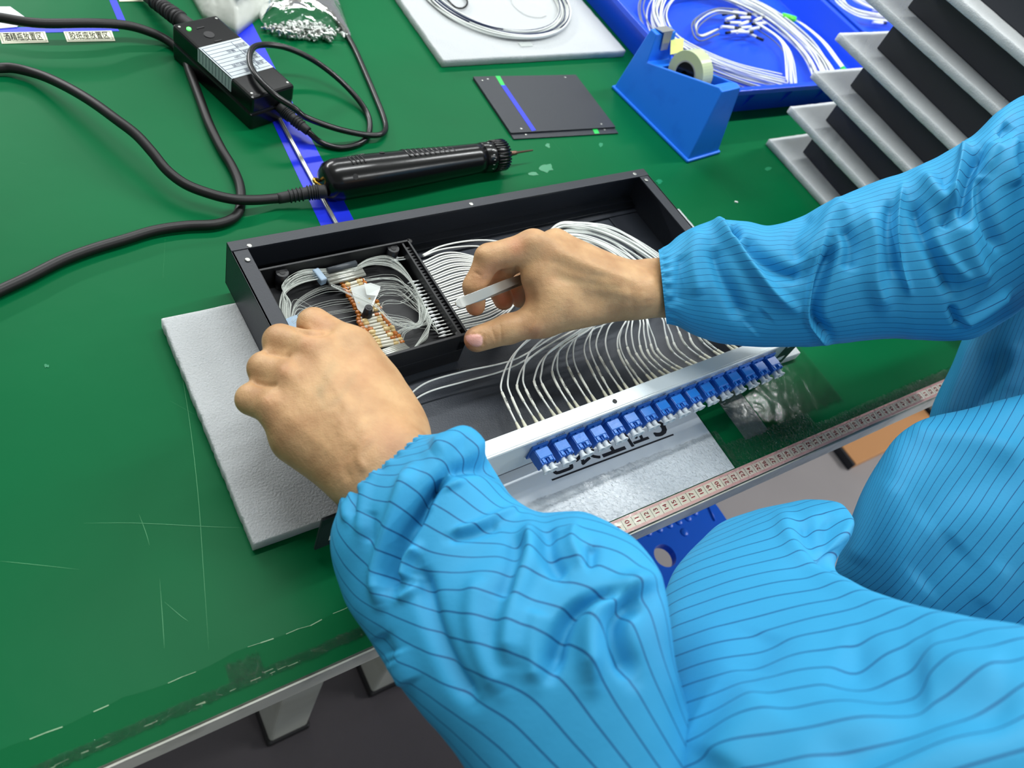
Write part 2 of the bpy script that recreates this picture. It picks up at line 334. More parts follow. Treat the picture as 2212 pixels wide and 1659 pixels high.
def patch(name, x0, x1, y0, y1, z, amp, m, nx=60, ny=14, seed=1, sc=400, jag=0.0006, parent=None):
    r = np.random.RandomState(seed); X = np.linspace(x0, x1, nx); Y = np.linspace(0, 1, ny); V = []
    j0 = r.normal(0, jag, nx); j1 = r.normal(0, jag, nx)
    for k, y in enumerate(Y):
        for i, x in enumerate(X): V.append((x, y0 + (y1 - y0) * y + j0[i] * (1 - y) + j1[i] * y, z))
    V = np.array(V); V[:, 2] += np.abs(sn(V * np.array([1, 1, 0]), sc, seed)) * amp
    F = [(k * nx + i, k * nx + i + 1, (k + 1) * nx + i + 1, (k + 1) * nx + i) for k in range(ny - 1) for i in range(nx - 1)]
    b = MB(); b.add(V, F, 0, True)
    return b.build(name, m, parent)
o = patch('clear_tape', -0.31, -0.115, 0.009, 0.0155, 0.0008, 0.0004, M['cleartape'], 160, 8, 5, 1500, 0.0004); tag(o, 'crinkled strip of clear tape lying near the left front edge', 'tape')
o = patch('clear_tape', -0.205, -0.185, 0.014, 0.026, 0.0009, 0.0006, M['cleartape'], 24, 16, 6, 1200, 0.001); tag(o, 'small crumpled piece of clear tape above the long crinkled strip', 'tape')
o = patch('clear_tape', -0.045, 0.03, 0.014, 0.024, 0.0008, 0.0004, M['clearflat'], 60, 8, 8, 700, 0.0004); tag(o, 'short flat clear tape by the left sleeve at the front edge', 'tape')

# white sheet with the station name
o = MB().add([(-0.03, 0.0145, 0.0006), (0.2275, 0.0145, 0.0006), (0.2275, 0.10, 0.0006), (-0.03, 0.10, 0.0006)], [(0, 1, 2, 3)]).build('station_sign', M['paper'], solid=0.0003)
tag(o, 'white laminated sheet with black characters under the patch panel front', 'sign')
mb = MB()
for ch, cx, gw, gh in zip('包装工位3', (0.0725, 0.100, 0.1265, 0.1535, 0.181), (.0235, .0235, .0235, .0235, .015), (.032, .032, .030, .032, .026)):
    V, F = text_geo(ch, 0.03); lo_, hi_ = V.min(0), V.max(0); Vn = (V - (lo_ + hi_) / 2) / (hi_ - lo_ + 1e-9)
    for k_, dx in enumerate((-0.0006, 0, 0.0006)):
        mb.add(np.stack([cx + Vn[:, 0] * gw + dx, 0.0650 + (Vn[:, 1] + 0.5) * gh, np.full(len(V), 0.0009 + k_ * 0.00003)], 1), F)
mb.box(0.060, 0.191, 0.0618, 0.0632, 0.0008, 0.0010)
mb.build('lettering', M['ink'], o)['label'] = 'black characters and underline'
o = patch('clear_tape', -0.02, 0.235, 0.0145, 0.052, 0.0012, 0.00025, M['cleartape'], 200, 30, 21, 900, 0.0006); tag(o, 'sparkling clear tape over the lower edge of the white sheet', 'tape')
# grey-green film and tape on the right
o = MB().add([(0.2285, 0.014, 0.0007), (0.305, 0.014, 0.0007), (0.305, 0.105, 0.0007), (0.2285, 0.105, 0.0007)], [(0, 1, 2, 3)]).build('shaded_film', M['green_film'], solid=0.0002); tag(o, 'green film patch right of the white sheet, darkened for shadow', 'film')  # real film, its dark green also stands in for shadow
o = patch('grey_film', 0.258, 0.289, 0.034, 0.108, 0.0011, 0.0002, M['greyfilm'], 24, 40, 31, 500, 0.0005); tag(o, 'olive grey rectangle of film on the dark green patch', 'film')
o = patch('clear_tape', 0.229, 0.345, 0.014, 0.037, 0.0014, 0.0005, M['cleartape'], 130, 26, 41, 900, 0.0012); tag(o, 'shiny crumpled clear tape in front of the olive grey film', 'tape')
o = patch('clear_tape', 0.29, 0.40, 0.036, 0.125, 0.0012, 0.0003, M['clearflat'], 70, 60, 43, 160, 0.0012); tag(o, 'broad creased clear film right of the last blue adapter', 'film')
o = patch('clear_tape', 0.345, 0.70, 0.0135, 0.023, 0.0012, 0.0006, M['cleartape'], 260, 10, 47, 700, 0.0009); tag(o, 'narrow crinkled clear tape behind the far end of the measuring tape', 'tape')

# measuring tape along the front edge
tp = thing('measuring_tape', 'cream measuring tape with red numbers along the front edge of the bench', 'measuring tape', (0.3, 0.007, 0))
MB().box(0.01, 0.74, 0.0006, 0.0136, 0.0008, 0.0011).build('band', M['cream'], tp)
mb = MB(); mb.box(0.01, 0.74, 0.0007, 0.0032, 0.0011, 0.00125); mb.box(0.01, 0.74, 0.0112, 0.0135, 0.0011, 0.00125); mb.build('border', M['pink'], tp)['label'] = 'pink border lines'
mb = MB()
for k in range(0, 1400):
    x = 0.02 + k * 0.0005
    if x > 0.72: break
    mb.add([(x, 0.0008, 0.0013), (x + 0.00022, 0.0008, 0.0013), (x + 0.00022, 0.0030, 0.0013), (x, 0.0030, 0.0013)], [(0, 1, 2, 3)])
    mb.add([(x, 0.0114, 0.0013), (x + 0.00022, 0.0114, 0.0013), (x + 0.00022, 0.0134, 0.0013), (x, 0.0134, 0.0013)], [(0, 1, 2, 3)])
mb.build('fine_graduation', M['pinktick'], tp)['kind'] = 'stuff'
mb = MB()
for n in range(2, 73):
    x = n * 0.01 + 0.005; mb.add([(x, 0.0030, 0.0013), (x + 0.00025, 0.0030, 0.0013), (x + 0.00025, 0.0115, 0.0013), (x, 0.0115, 0.0013)], [(0, 1, 2, 3)])
mb.build('centimetre_lines', M['ink'], tp)
mb = MB()
for n in range(5, 68): add_text(mb, str(n), 0.0062, (n * 0.01, 0.0072, 0.0012), (0, 1, 0), (-1, 0, 0), 0.0001, sx=0.95, bold=0.00012)
mb.build('numerals', M['red'], tp)['label'] = 'red numerals'
o = patch('clear_tape', 0.205, 0.50, 0.001, 0.0135, 0.0019, 0.0004, M['cleartape'], 300, 14, 51, 1100, 0.0004); tag(o, 'glossy wrinkled clear tape laid over the middle of the measuring tape', 'tape')
o = patch('clear_tape', 0.02, 0.205, 0.0008, 0.0135, 0.0019, 0.0001, M['clearflat'], 100, 8, 53, 100, 0.0003); tag(o, 'smooth clear tape over the low numbers of the measuring tape', 'tape')

# ------------------------------------------------------------------ labels, marking tapes, scraps on the bench
def quad_px(pts, z, name, m, t=0.0003, lab=None, cat=None):
    V = [W(x, y, z) for x, y in pts]; b = MB(); b.prism([(v[0], v[1]) for v in V], z - t, z)
    o = b.build(name, m)
    if lab: tag(o, lab, cat)
    return o
def floor_label(pts, txt, lab):
    o = quad_px(pts, 0.0006, 'area_label', M['labelp'], 0.0005, lab, 'label')
    P = [W(x, y, 0.0006) for x, y in pts]; c = (P[0] + P[2]) / 2; ux = (P[1] - P[0]) / np.linalg.norm(P[1] - P[0]); uy = np.cross([0, 0, 1.0], ux)
    w = np.linalg.norm(P[1] - P[0]); h = np.linalg.norm(P[3] - P[0]); mb = MB(); add_text(mb, txt, h * 0.78, c, ux, uy, 0.0002, sx=w * 0.82 / (h * 0.78 * 6.0), bold=h * 0.004)
    fr = MB(); a, b2, t = w * 0.46, h * 0.42, 0.0003
    for (x0, x1, y0, y1) in ((-a, a, b2 - t, b2), (-a, a, -b2, -b2 + t), (-a, -a + t, -b2, b2), (a - t, a, -b2, b2)):
        V = [c + ux * x + uy * y + np.array([0, 0, 0.0002]) for x, y in ((x0, y0), (x1, y0), (x1, y1), (x0, y1))]; mb.add(V, [(0, 1, 2, 3)])
    mb.build('lettering', M['ink'], o)
floor_label([(137, 68), (241, 66), (249, 88), (145, 90)], '胶纸座放置区', 'cream label with six black characters, left of the power adapter')
floor_label([(-4, 70), (97, 68), (105, 91), (4, 94)], '酒精瓶放置区', 'cream label with six black characters at the left picture edge')
T = 0.0003
quad_px([(236, 0), (252, 0), (272, 46), (256, 48)], 0.0003, 'marking_tape', M['bluetape'], T, 'short blue floor tape above the black cord at top left', 'tape')
quad_px([(0, 59), (250, 57), (258, 67), (0, 72)], 0.0003, 'marking_tape', M['bluetape'], T, 'blue tape running behind the two cream labels', 'tape')
x0 = -0.003
o = MB().prism([(-0.0135, 0.34), (0.019, 0.34), (0.023, 0.50), (0.031, 0.72), (0.012, 0.72), (-0.006, 0.50)], 0, 0.0003).build('marking_tape', M['bluetape']); tag(o, 'wide blue tape running from under the driver to the power adapter', 'tape')
rd = thing('steel_rod', 'two thin steel rods lying side by side on the blue tape', 'rod', (0.003, 0.43, 0.0003))
for dx in (0, 0.0042):
    a = W(608 + dx * 900, 268, 0.002); b = W(722 + dx * 900, 478, 0.002); a2 = a + (a - b) * 0.9
    MB().tube([a2, a, b, b + (b - a) * 0.3], 0.0014, 8).build('rod', M['steel'], rd)
quad_px([(-60, 14), (22, 14), (56, 38), (36, 58), (-60, 66)], 0.0010, 'paper_sheet', M['paper'], 0.0008, 'white sheet of paper at the top left corner', 'paper')
quad_px([(253, -14), (300, -8), (310, 2), (258, 3)], 0.0008, 'paper_slip', M['labelp'], 0.0006, 'small paper slip at the top edge by the black lead', 'paper')
o = MB().box(-0.002, 0.002, -0.001, 0.001, 0, 0.0012, 0, xform(W(1590, 437, 0), -0.5)).build('plastic_scrap', M['cable'], bevel=0.0002); tag(o, 'tiny white plastic scrap on green mat behind right sleeve', 'scrap')
M['residue'] = mat('glue_residue', srgb(22, 128, 84), 0.3); r1 = np.random.RandomState(5)
for cx, cy, sx, sy in ((1180, 362, 16, 10), (1152, 375, 12, 5), (1183, 314, 5, 6), (1424, 392, 7, 5), (1660, 365, 8, 4), (1298, 313, 6, 5), (100, 790, 6, 4)):
    a = np.linspace(0, 6.28, 14)[:-1]; k = r1.uniform(0.6, 1.2, 13); MB().add([W(cx + sx * c * q, cy + sy * s * q, 0.0003) for c, s, q in zip(np.cos(a), np.sin(a), k)], [tuple(range(13))[::-1]]).build('residue_mark', M['residue'], tb)


# ------------------------------------------------------------------ black cords
def cordpath(pts, z):
    if np.isscalar(z): z = [z] * len(pts)
    return [W(x, y, zz) for (x, y), zz in zip(pts, z)]
cA = [(-520, -60), (-260, -10), (-60, 28), (0, 38), (84, 50), (200, 50), (268, 54), (318, 67), (361, 87), (395, 117), (412, 160), (432, 214), (452, 268), (478, 321), (502, 361), (518, 401), (520, 441), (508, 468), (468, 484), (401, 488), (335, 498), (268, 518), (201, 538), (134, 563), (60, 600), (0, 628), (-70, 662), (-260, 760), (-500, 830)]
zA = [.0045, .012, .02, .02, .02, .02, .016, .012, .006] + [.0045] * 20
o = MB().tube(cordpath(cA, zA), 0.0042, 12, res=8).build('power_cable', M['cord']); tag(o, 'thick black cord making a long S from top left to left edge', 'cord')

# ------------------------------------------------------------------ power adapter
tl = W(373, 60, 0.033); nl = W(547, 214, 0.036); nr = W(635, 182, 0.036)
ux = (nr - nl); wA = np.linalg.norm(ux[:2]); uy = (tl - nl); lA = np.linalg.norm(uy[:2]); ang = math.atan2(-(nl - tl)[0] * -1, 1)
ang = math.atan2((tl - nl)[1], (tl - nl)[0]) - math.pi / 2
base = (nl + nr + (tl - nl)) / 2; base[2] = 0
pa = thing('power_adapter', 'black driver power supply box with grey label and green light', 'power adapter', tuple(base), ang)
hA = 0.036; w2 = wA / 2; l2 = lA / 2
MB().box(-w2, w2, -l2, l2, 0.0, hA * 0.48).build('lower_shell', M['blackpl'], pa, bevel=0.002, local=True)
up = MB().box(-w2, w2, -l2, l2, hA * 0.5, hA).build('upper_shell', M['blackpl'], pa, bevel=0.0025, local=True)
MB().box(-w2 + 0.001, w2 - 0.001, -l2 + 0.001, l2 - 0.001, hA * 0.46, hA * 0.52).build('seam', M['rubber'], pa, local=True)
MB().lathe([(0, 0.0022), (0.0010, 0.0020), (0.0016, 0.001)], (-w2 + 0.010, l2 - 0.012, hA), (0, 0, 1), 14).build('indicator_light', M['led'], pa, local=True)
mb = MB()
for x, y, a, b in ((-w2 + 0.021, l2 - 0.014, 0.004, 0.0006), (-w2 + 0.024, l2 - 0.037, 0.004, 0.0006)): mb.box(x - a, x + a, y - b, y + b, hA, hA + 0.0006)
mb.lathe([(0, 0.0052), (0.0006, 0.0050)], (-w2 + 0.022, l2 - 0.026, hA), (0, 0, 1), 16)
mb.build('slot', M['rubber'], pa, local=True)
for sx in (-1, 1):
    for sy in (-1, 1): MB().lathe([(0, 0.0014), (0.0003, 0.0012)], (sx * (w2 - 0.004), sy * (l2 - 0.006), hA), (0, 0, 1), 10).build('screw', M['steel2'], pa, local=True)
lw, l0, l1 = w2 * 0.93, -l2 * 0.50, l2 * 0.33
lb = MB().box(-lw, lw, l0, l1, hA, hA + 0.0003).box(-w2 - 0.0004, -w2 + 0.0005, l0, l1, hA * 0.62, hA + 0.0003).box(-w2 - 0.0004, -lw + 0.0004, l0, l1, hA, hA + 0.0003).build('rating_label', M['sticker'], pa, local=True)
mb = MB(); nL = 10
for k in range(nL):
    y = l0 + 0.003 + k * (l1 - l0 - 0.006) / (nL - 1); mb.box(-lw + 0.001, lw * 0.95, y, y + 0.0003, hA + 0.0003, hA + 0.0005); mb.box(-w2 - 0.0006, -w2 - 0.0004, y, y + 0.0003, hA * 0.65, hA)
mb.box(lw * 0.42, lw * 0.42 + 0.0003, l0 + 0.003, l1 - 0.003, hA + 0.0003, hA + 0.0005)
mb.box(-lw * 0.98, -lw * 0.98 + 0.0003, l0 + 0.003, l1 - 0.003, hA + 0.0003, hA + 0.0005)
# small print lines as on the label (upside down from here, reading across)
for k, (tx, s) in enumerate((('保修期', 0.6), ('合格', 0.6), ('技术有限公司', 0.62), ('型号', 0.6), ('220V', 0.5), ('电源', 0.6), ('输出', 0.6), ('深圳市', 0.6))):
    y = l0 + 0.0065 + k * (l1 - l0 - 0.006) / 9 - 0.0005; add_text(mb, tx, 0.0042 * s / 0.6, (lw * (0.68 if k % 2 else 0.05), y, hA + 0.0003), (-1, 0, 0), (0, -1, 0), 0.0002)
mb.build('label_print', M['dkink'], lb, local=True)
# cable boots and lead out
def Lp(o_, a_, p): c, s = math.cos(a_), math.sin(a_); return np.array([o_[0] + c * p[0] - s * p[1], o_[1] + s * p[0] + c * p[1], o_[2] + p[2]])
def boot(P, r0, r1, rings, seg=14):
    P = crom(P, 8); n = len(P); d = np.linspace(0, 1, n); mb = MB(); mb.tube(P, r0 + (r1 - r0) * d, seg)
    for k in range(rings):
        i = int(n * (0.25 + 0.62 * k / rings)); t = P[min(i + 1, n - 1)] - P[i - 1]; t /= np.linalg.norm(t); rr = (r0 + (r1 - r0) * d[i]) * 1.22
        mb.lathe([(-0.0006, rr * 0.8), (-0.0004, rr), (0.0004, rr), (0.0006, rr * 0.8)], P[i], t, seg)
    return mb
b0 = Lp(base, ang, (w2 * 0.35, -l2, 0.017))
boot([b0 + (W(592, 227, 0.017) - b0) * 0, W(628, 252, 0.014), W(666, 284, 0.010)], 0.0058, 0.0042, 9).build('strain_relief', M['rubber'], pa)
MB().tube(cordpath([(664, 283), (694, 308), (734, 319), (774, 311), (794, 294), (799, 268), (791, 241), (767, 207), (727, 167), (677, 130), (627, 106), (585, 97), (552, 100), (540, 117), (542, 144), (562, 174), (596, 207), (636, 234), (662, 254), (727, 278), (787, 291), (821, 291), (833, 278), (828, 251), (808, 201), (791, 161), (767, 107), (741, 60), (721, 20), (711, -10), (700, -60)],
    [.010, .004, .003, .003, .003, .003, .004, .008, .014, .022, .030, .036, .041, .043, .043, .043, .041, .036, .028, .018, .0085, .0065, .004, .003, .003, .003, .003, .004, .006, .008, .008]), 0.0029, 10, res=8).build('output_lead', M['cord2'], pa)
boot([W(415, 62, .024), W(380, 36, .024), W(351, 15, .018), W(318, -8, .010)], 0.0075, 0.0060, 10).build('input_strain_relief', M['rubber'], pa)
MB().tube(cordpath([(320, -8), (280, -30), (240, -60)], [.010, .006, .006]), 0.0048, 10).build('input_lead', M['cord'], pa)

# ------------------------------------------------------------------ electric screwdriver
D0 = W(698, 393, 0.0195); D1 = W(1088, 334, 0.0165); dd = (D1 - D0); LD = np.linalg.norm(dd); dd /= LD
dv = thing('electric_screwdriver', 'black electric screwdriver lying behind the open black enclosure', 'screwdriver', (D0[0], D0[1], 0))
side = np.cross([0, 0, 1.0], dd); side /= np.linalg.norm(side); upv = np.cross(dd, side)
def dpt(t, s_=0, u=0): return D0 + dd * t * LD + side * s_ + upv * u
R0 = 0.0190
MB().lathe([(-0.001, 0.006), (0.0, 0.012), (0.004, 0.0165), (0.012, R0), (0.05, R0), (0.085, 0.0180), (0.135, 0.0160), (0.165, 0.0150), (LD * 0.855, 0.0148)], D0, dd, 40).build('body', M['blackpl'], dv)
nz = MB().lathe([(LD * 0.855, 0.0146), (LD * 0.857, 0.0152), (LD * 0.915, 0.0152), (LD * 0.918, 0.0148)], D0, dd, 40).build('torque_scale', M['blackpl'], dv)
mb = MB()
for k in range(30):
    a = k * 2 * math.pi / 30; p = dpt(0.957, math.cos(a) * 0.0150, math.sin(a) * 0.0150); mb.tube([p - dd * 0.0078, p + dd * 0.0078], 0.0011, 6)
mb.lathe([(LD * 0.917, 0.0148), (LD * 0.925, 0.0152), (LD * 0.99, 0.0150), (LD * 0.998, 0.0130)], D0, dd, 40).build('torque_ring', M['blackpl'], dv)
mb = MB()
for k in range(10):
    a = 0.3 + k * 0.33; p = dpt(0.888, math.cos(a) * 0.0153, math.sin(a) * 0.0153); nrm = side * math.cos(a) + upv * math.sin(a); tv = np.cross(dd, nrm)
    if k % 2: add_text(mb, str((k * 3) % 10), 0.0032, p, tv, -dd * -1, 0.0002)
    else: mb.add([p - tv * 0.0002 - dd * 0.001, p + tv * 0.0002 - dd * 0.001, p + tv * 0.0002 + dd * 0.001, p - tv * 0.0002 + dd * 0.001], [(0, 1, 2, 3)])
mb.build('scale_marks', M['cable'], nz)
mb = MB().lathe([(LD, 0.0052), (LD + 0.003, 0.005), (LD + 0.004, 0.0032), (LD + 0.007, 0.0030)], D0, dd, 16); mb.build('chuck', M['steel2'], dv)
MB().lathe([(LD + 0.006, 0.0026), (LD + 0.016, 0.0024), (LD + 0.018, 0.0013), (LD + 0.038, 0.0009), (LD + 0.039, 0.0003)], D0, dd, 12).build('bit', M['brown_steel'], dv)
mb = MB()    # ribbed grip
for k in range(10):
    t = 0.42 + k * 0.028; rr = 0.0176 - 0.0003 * k
    P = [dpt(t, math.cos(a) * rr, math.sin(a) * rr) for a in np.linspace(-1.2, 1.75, 14)]; mb.tube(P, 0.0014, 6)
mb.build('grip_rib', M['cord2'], dv)
mb = MB()
for k in range(4):
    P = [dpt(0.125 + k * 0.020, math.cos(a) * 0.01905, math.sin(a) * 0.01905) for a in np.linspace(1.15, 1.75, 8)]; mb.tube(P, 0.0008, 6)
for (t, a) in ((0.115, 2.35), (0.30, 1.1)):
    p = dpt(t, math.cos(a) * 0.0188, math.sin(a) * 0.0188); mb.lathe([(0, 0.0026), (0.0004, 0.0026)], p, side * math.cos(a) + upv * math.sin(a), 14)
mb.build('vent', M['rubber'], dv)
MB().prism([(0, 0), (LD * 0.2, 0), (LD * 0.2, 0.003), (LD * 0.17, 0.006), (0.004, 0.004)], -0.006, 0.006, 0, np.array([[dd[0], side[0], upv[0], dpt(0.08)[0] + side[0] * 0.0175], [dd[1], side[1], upv[1], dpt(0.08)[1] + side[1] * 0.0175], [dd[2], side[2], upv[2], dpt(0.08)[2] + side[2] * 0.0175], [0, 0, 0, 1]])).build('lever_switch', M['blackpl'], dv, bevel=0.0015)
MB().tube([dpt(-0.005, 0.004, -0.002), dpt(-0.03, 0.005, 0.0), dpt(-0.035, 0.001, -0.0), dpt(-0.01, -0.003, -0.002)], 0.0016, 8, res=5).build('hanging_ring', M['brass'], dv)
tail = dpt(0.0, -0.008, -0.004)
bp = [tail, tail + (W(640, 419, 0.012) - tail) * 0.6, W(600, 429, 0.009)]
boot(bp, 0.0062, 0.0047, 9).build('strain_relief', M['rubber'], dv)
MB().tube(cordpath([(-500, 250), (-240, 170), (-60, 150), (0, 147), (27, 147), (60, 154), (100, 167), (150, 191), (200, 221), (251, 258), (294, 291), (328, 328), (361, 368), (401, 398), (452, 418), (502, 430), (552, 432), (604, 428)],
    [.0045, .005, .006, .006, .007, .008, .012, .018, .023, .026, .026, .024, .020, .017, .015, .0145, .012, .009]), 0.0043, 12, res=8).build('power_lead', M['cord'], dv)

# ------------------------------------------------------------------ plastic packet, bag of screws
pk = thing('plastic_packet', 'white and cyan plastic packet at the top edge beside the adapter', 'packet', (0.02, 0.72, 0))
V0 = [W(395, -40, 0.002), W(560, -60, 0.002), W(605, 0, 0.002), W(512, 74, 0.002), W(440, 40, 0.002)]
def pillow(poly, h, n=26, seed=1, z0=0.0):
    # rounded crumpled pillow over a polygon outline
    P = np.array([p[:2] for p in poly]); c = P.mean(0); out = []; F = []; m = 64
    t = np.linspace(0, len(P), m, endpoint=False); B = np.array([P[int(a) % len(P)] * (1 - a % 1) + P[(int(a) + 1) % len(P)] * (a % 1) for a in t])
    for s_ in (1, 0):
        for k in range(n + 1):
            q = 1 - k / n; R_ = c + (B - c) * q; hh = h * (1 - q ** 3.0)
            V = np.concatenate([R_, np.zeros((m, 1))], 1); nz_ = sn(V, 130, seed) * 0.10 + sn(V, 330, seed + 3) * 0.06
            V[:, 2] = z0 + ((h * 0.25 + hh * 0.75 + nz_ * h * (1 - q ** 4)) if s_ else h * 0.12 * q ** 4 * 0); out.append(V)
    V = np.concatenate(out); F = []
    for s_ in (0, 1):
        for k in range(n):
            for j in range(m):
                a = (s_ * (n + 1) + k) * m; f = (a + j, a + (j + 1) % m, a + m + (j + 1) % m, a + m + j); F.append(f if s_ == 0 else f[::-1])
    F += [((n + 1) * m + j, (n + 1) * m + (j + 1) % m, (j + 1) % m, j) for j in range(m)]
    return V, F
V, F = pillow(V0, 0.030, 16, 4); MB().add(V, F, 0, True).build('packet_body', M['pack'], pk)
V, F = pillow([W(500, -60, 0.02), W(560, -60, 0.02), W(548, -2, 0.02), W(512, 20, 0.02), W(498, -10, 0.02)], 0.006, 6, 9, 0.030); MB().add(V, F, 0, True).build('printed_panel', M['packblue'], pk)['label'] = 'cyan printed part'
sb = thing('screw_bag', 'clear plastic bag holding a heap of tiny silver screws', 'bag', (0.1, 0.70, 0))
V, F = pillow([W(545, -80, 0.001), W(700, -90, 0.001), W(760, 88, 0.001), W(640, 84, 0.001), W(566, 56, 0.001), W(530, -20, 0.001)], 0.020, 18, 12, 0.0003); MB().add(V, F, 0, True).build('bag_film', M['bag'], sb)
mb = MB().lathe([(0, 0.0004), (0.0002, 0.0026), (0.0014, 0.0024), (0.0016, 0.0013), (0.0060, 0.0012), (0.0066, 0.0006)], (0, 0, 0), (1, 0, 0), 8)
sc0 = mb.build('small_screw', M['steel'], local=True); tag(sc0, 'tiny silver screw in the clear bag', 'screw', 'small screws in the clear bag')
rs = np.random.RandomState(9)
for k in range(150):
    while True:
        x, y = rs.uniform(572, 742), rs.uniform(40, 84)
        yt = 50 + abs(x - 650) * 0.12 + (0 if x < 700 else (x - 700) * 0.3); yb = 62 + (x - 572) * 0.33 if x < 620 else 80 + (x - 620) * 0.05
        if yt - 4 < y < yb: break
    o = sc0 if k == 0 else sc0.copy()
    if k: COL.objects.link(o)
    q = (y - yt) / (yb - yt + 1); p = W(x, y, 0.002 + 0.009 * rs.rand() * math.sin(max(0.1, min(3, q * 3.1))))
    o.location = p; o.rotation_euler = (rs.uniform(0, 6), rs.uniform(-0.6, 0.6), rs.uniform(0, 6.28))

# ------------------------------------------------------------------ foam sheet behind with a coil of cable
def foam(name_pts, z0, z1, lab, seed, group=None):
    P = np.array(name_pts); n = 60; r = np.random.RandomState(seed); B = []
    for i in range(len(P)):
        for t in np.arange(n) / n: B.append(P[i] * (1 - t) + P[(i + 1) % len(P)] * t)
    B = np.array(B); c = B.mean(0); d = (c - B); d /= np.linalg.norm(d, axis=1)[:, None]; B = B + d * (r.rand(len(B), 1) * 0.0007)
    e = 0.0012; rings = [(0.0, z0 + e), (0.0, z1 - e), (e * 0.35, z1 - e * 0.3), (e, z1)]
    m = len(B); V = [np.concatenate([B + d * e, np.full((m, 1), z0)], 1)] + [np.concatenate([B + d * q, np.full((m, 1), z) + r.normal(0, 0.00015, (m, 1))], 1) for q, z in rings]
    mb = MB(); mb.add(np.concatenate(V), [(k * m + j, k * m + (j + 1) % m, (k + 1) * m + (j + 1) % m, (k + 1) * m + j) for k in range(4) for j in range(m)] + [tuple(range(m))[::-1], tuple(range(4 * m, 5 * m))])
    for k in range(len(mb.sm) - 2): mb.sm[k] = True
    return tag(mb.build('foam_sheet', M['foam']), lab, 'foam sheet')
foam([(0.216, 0.573), (0.494, 0.578), (0.494, 0.90), (0.216, 0.90)], 0.0, 0.010, 'white foam sheet carrying the cable coil, behind the two black plates', 2)
cl = thing('cable_coil', 'coil of white cables with some dark ones on the rear foam sheet', 'cable coil', (0.36, 0.68, 0.010))
def ringpts(cx, cy, rx, ry, ph, z, n=48, a0=0, a1=2 * math.pi, wob=0.0, seed=0):
    a = np.linspace(a0, a1, n); r = np.random.RandomState(seed); w = 1 + wob * np.sin(a * 2 + r.uniform(0, 6)) + wob * 0.6 * np.sin(a * 3 + r.uniform(0, 6))
    c, s = math.cos(ph), math.sin(ph); x, y = rx * np.cos(a) * w, ry * np.sin(a) * w; return np.stack([cx + c * x - s * y, cy + s * x + c * y, np.full(n, z) if np.isscalar(z) else z], 1)
c0 = (W(905, 0, 0.012) + W(1222, 20, 0.012)) / 2; bt = W(1090, 88, 0.012)
rx = np.linalg.norm(W(1224, 10, .012) - W(908, 5, .012)) / 2 * 1.0; ccy = bt[1] + rx * 0.92; ccx = c0[0] + 0.012
rc = np.random.RandomState(4); mw, mk = MB(), MB()
for k in range(20):
    rr = rx - 0.001 - 0.0019 * (k % 9) - rc.uniform(0, 0.003); z = 0.0115 + 0.0016 * (k % 4)
    P = ringpts(ccx + rc.normal(0, 0.0016), ccy + rc.normal(0, 0.0016), rr, rr * 0.93, 0.3, z, 64, wob=0.012, seed=k)
    (mk if k in (3, 7, 10, 14) else mw).tube(P, 0.0009, 6, caps=False)
mw.build('white_cable', M['cable'], cl); mk.build('dark_cable', M['dkink'], cl)['label'] = 'dark navy cable turns'
P = crom([W(938, -30, .012), W(965, -2, .013), W(985, 16, .013), W(1003, 16, .013), W(1009, 2, .013), W(990, -20, .013)], 8); MB().tube(P, 0.0012, 8).build('black_cable', M['blackpl'], cl)
P = crom([W(1100, -20, .012), W(1108, 10, .011), W(1135, 32, .011), W(1165, 38, .011), (W(1180, 34, .011))], 8); MB().tube(P, 0.0003, 6).build('thin_wire', M['steel2'], cl)
o = MB().box(-0.009, 0.009, -0.004, 0.004, 0, 0.0004, 0, xform(W(1135, 96, 0.0103), 0.05)).build('tape_piece', M['film']); tag(o, 'small translucent tape piece on the front of the rear foam sheet', 'tape')

# ------------------------------------------------------------------ two black blanking plates
def plate(pts, z0, z1, lab, holes):
    t = thing('blanking_plate', lab, 'plate', tuple(W(*pts[0], z0)))
    V = [W(x, y, z1) for x, y in pts]; MB().prism([(v[0], v[1]) for v in V], z0, z1).build('plate', M['chassis'], t, bevel=0.0003)
    for x, y in holes: MB().lathe([(0, 0.0016), (0.0004, 0.0010)], W(x, y, z1), (0, 0, 1), 12).build('screw_hole', M['steel2'], t)
    return t
pl = plate([(1110, 300), (1336, 287), (1244, 166), (1022, 169)], 0.0, 0.0017, 'lower of two stacked black plates, its front strip showing', [(1136, 291), (1306, 280)])
V = [W(x, y, 0.0019) for x, y in ((1279, 277), (1289, 276), (1295, 288), (1285, 289))]; MB().prism([(v[0], v[1]) for v in V], 0.0017, 0.0019).build('green_tape', M['greentape'], pl)
pu = plate([(1104, 287), (1330, 274), (1244, 161), (1022, 165)], 0.0019, 0.0036, 'upper black plate with a blue and green tape line across it', [(1054, 171), (1221, 167), (1126, 278), (1299, 268), (1042, 174)])
V = [W(x, y, 0.0038) for x, y in ((1082, 184), (1092, 184), (1158, 281), (1149, 283))]; MB().prism([(v[0], v[1]) for v in V], 0.0036, 0.0038).build('blue_tape', M['bluetape'], pu)
V = [W(x, y, 0.0038) for x, y in ((1070, 164), (1080, 164), (1091, 184), (1082, 184))]; MB().prism([(v[0], v[1]) for v in V], 0.0036, 0.0038).build('green_tape', M['greentape'], pu)
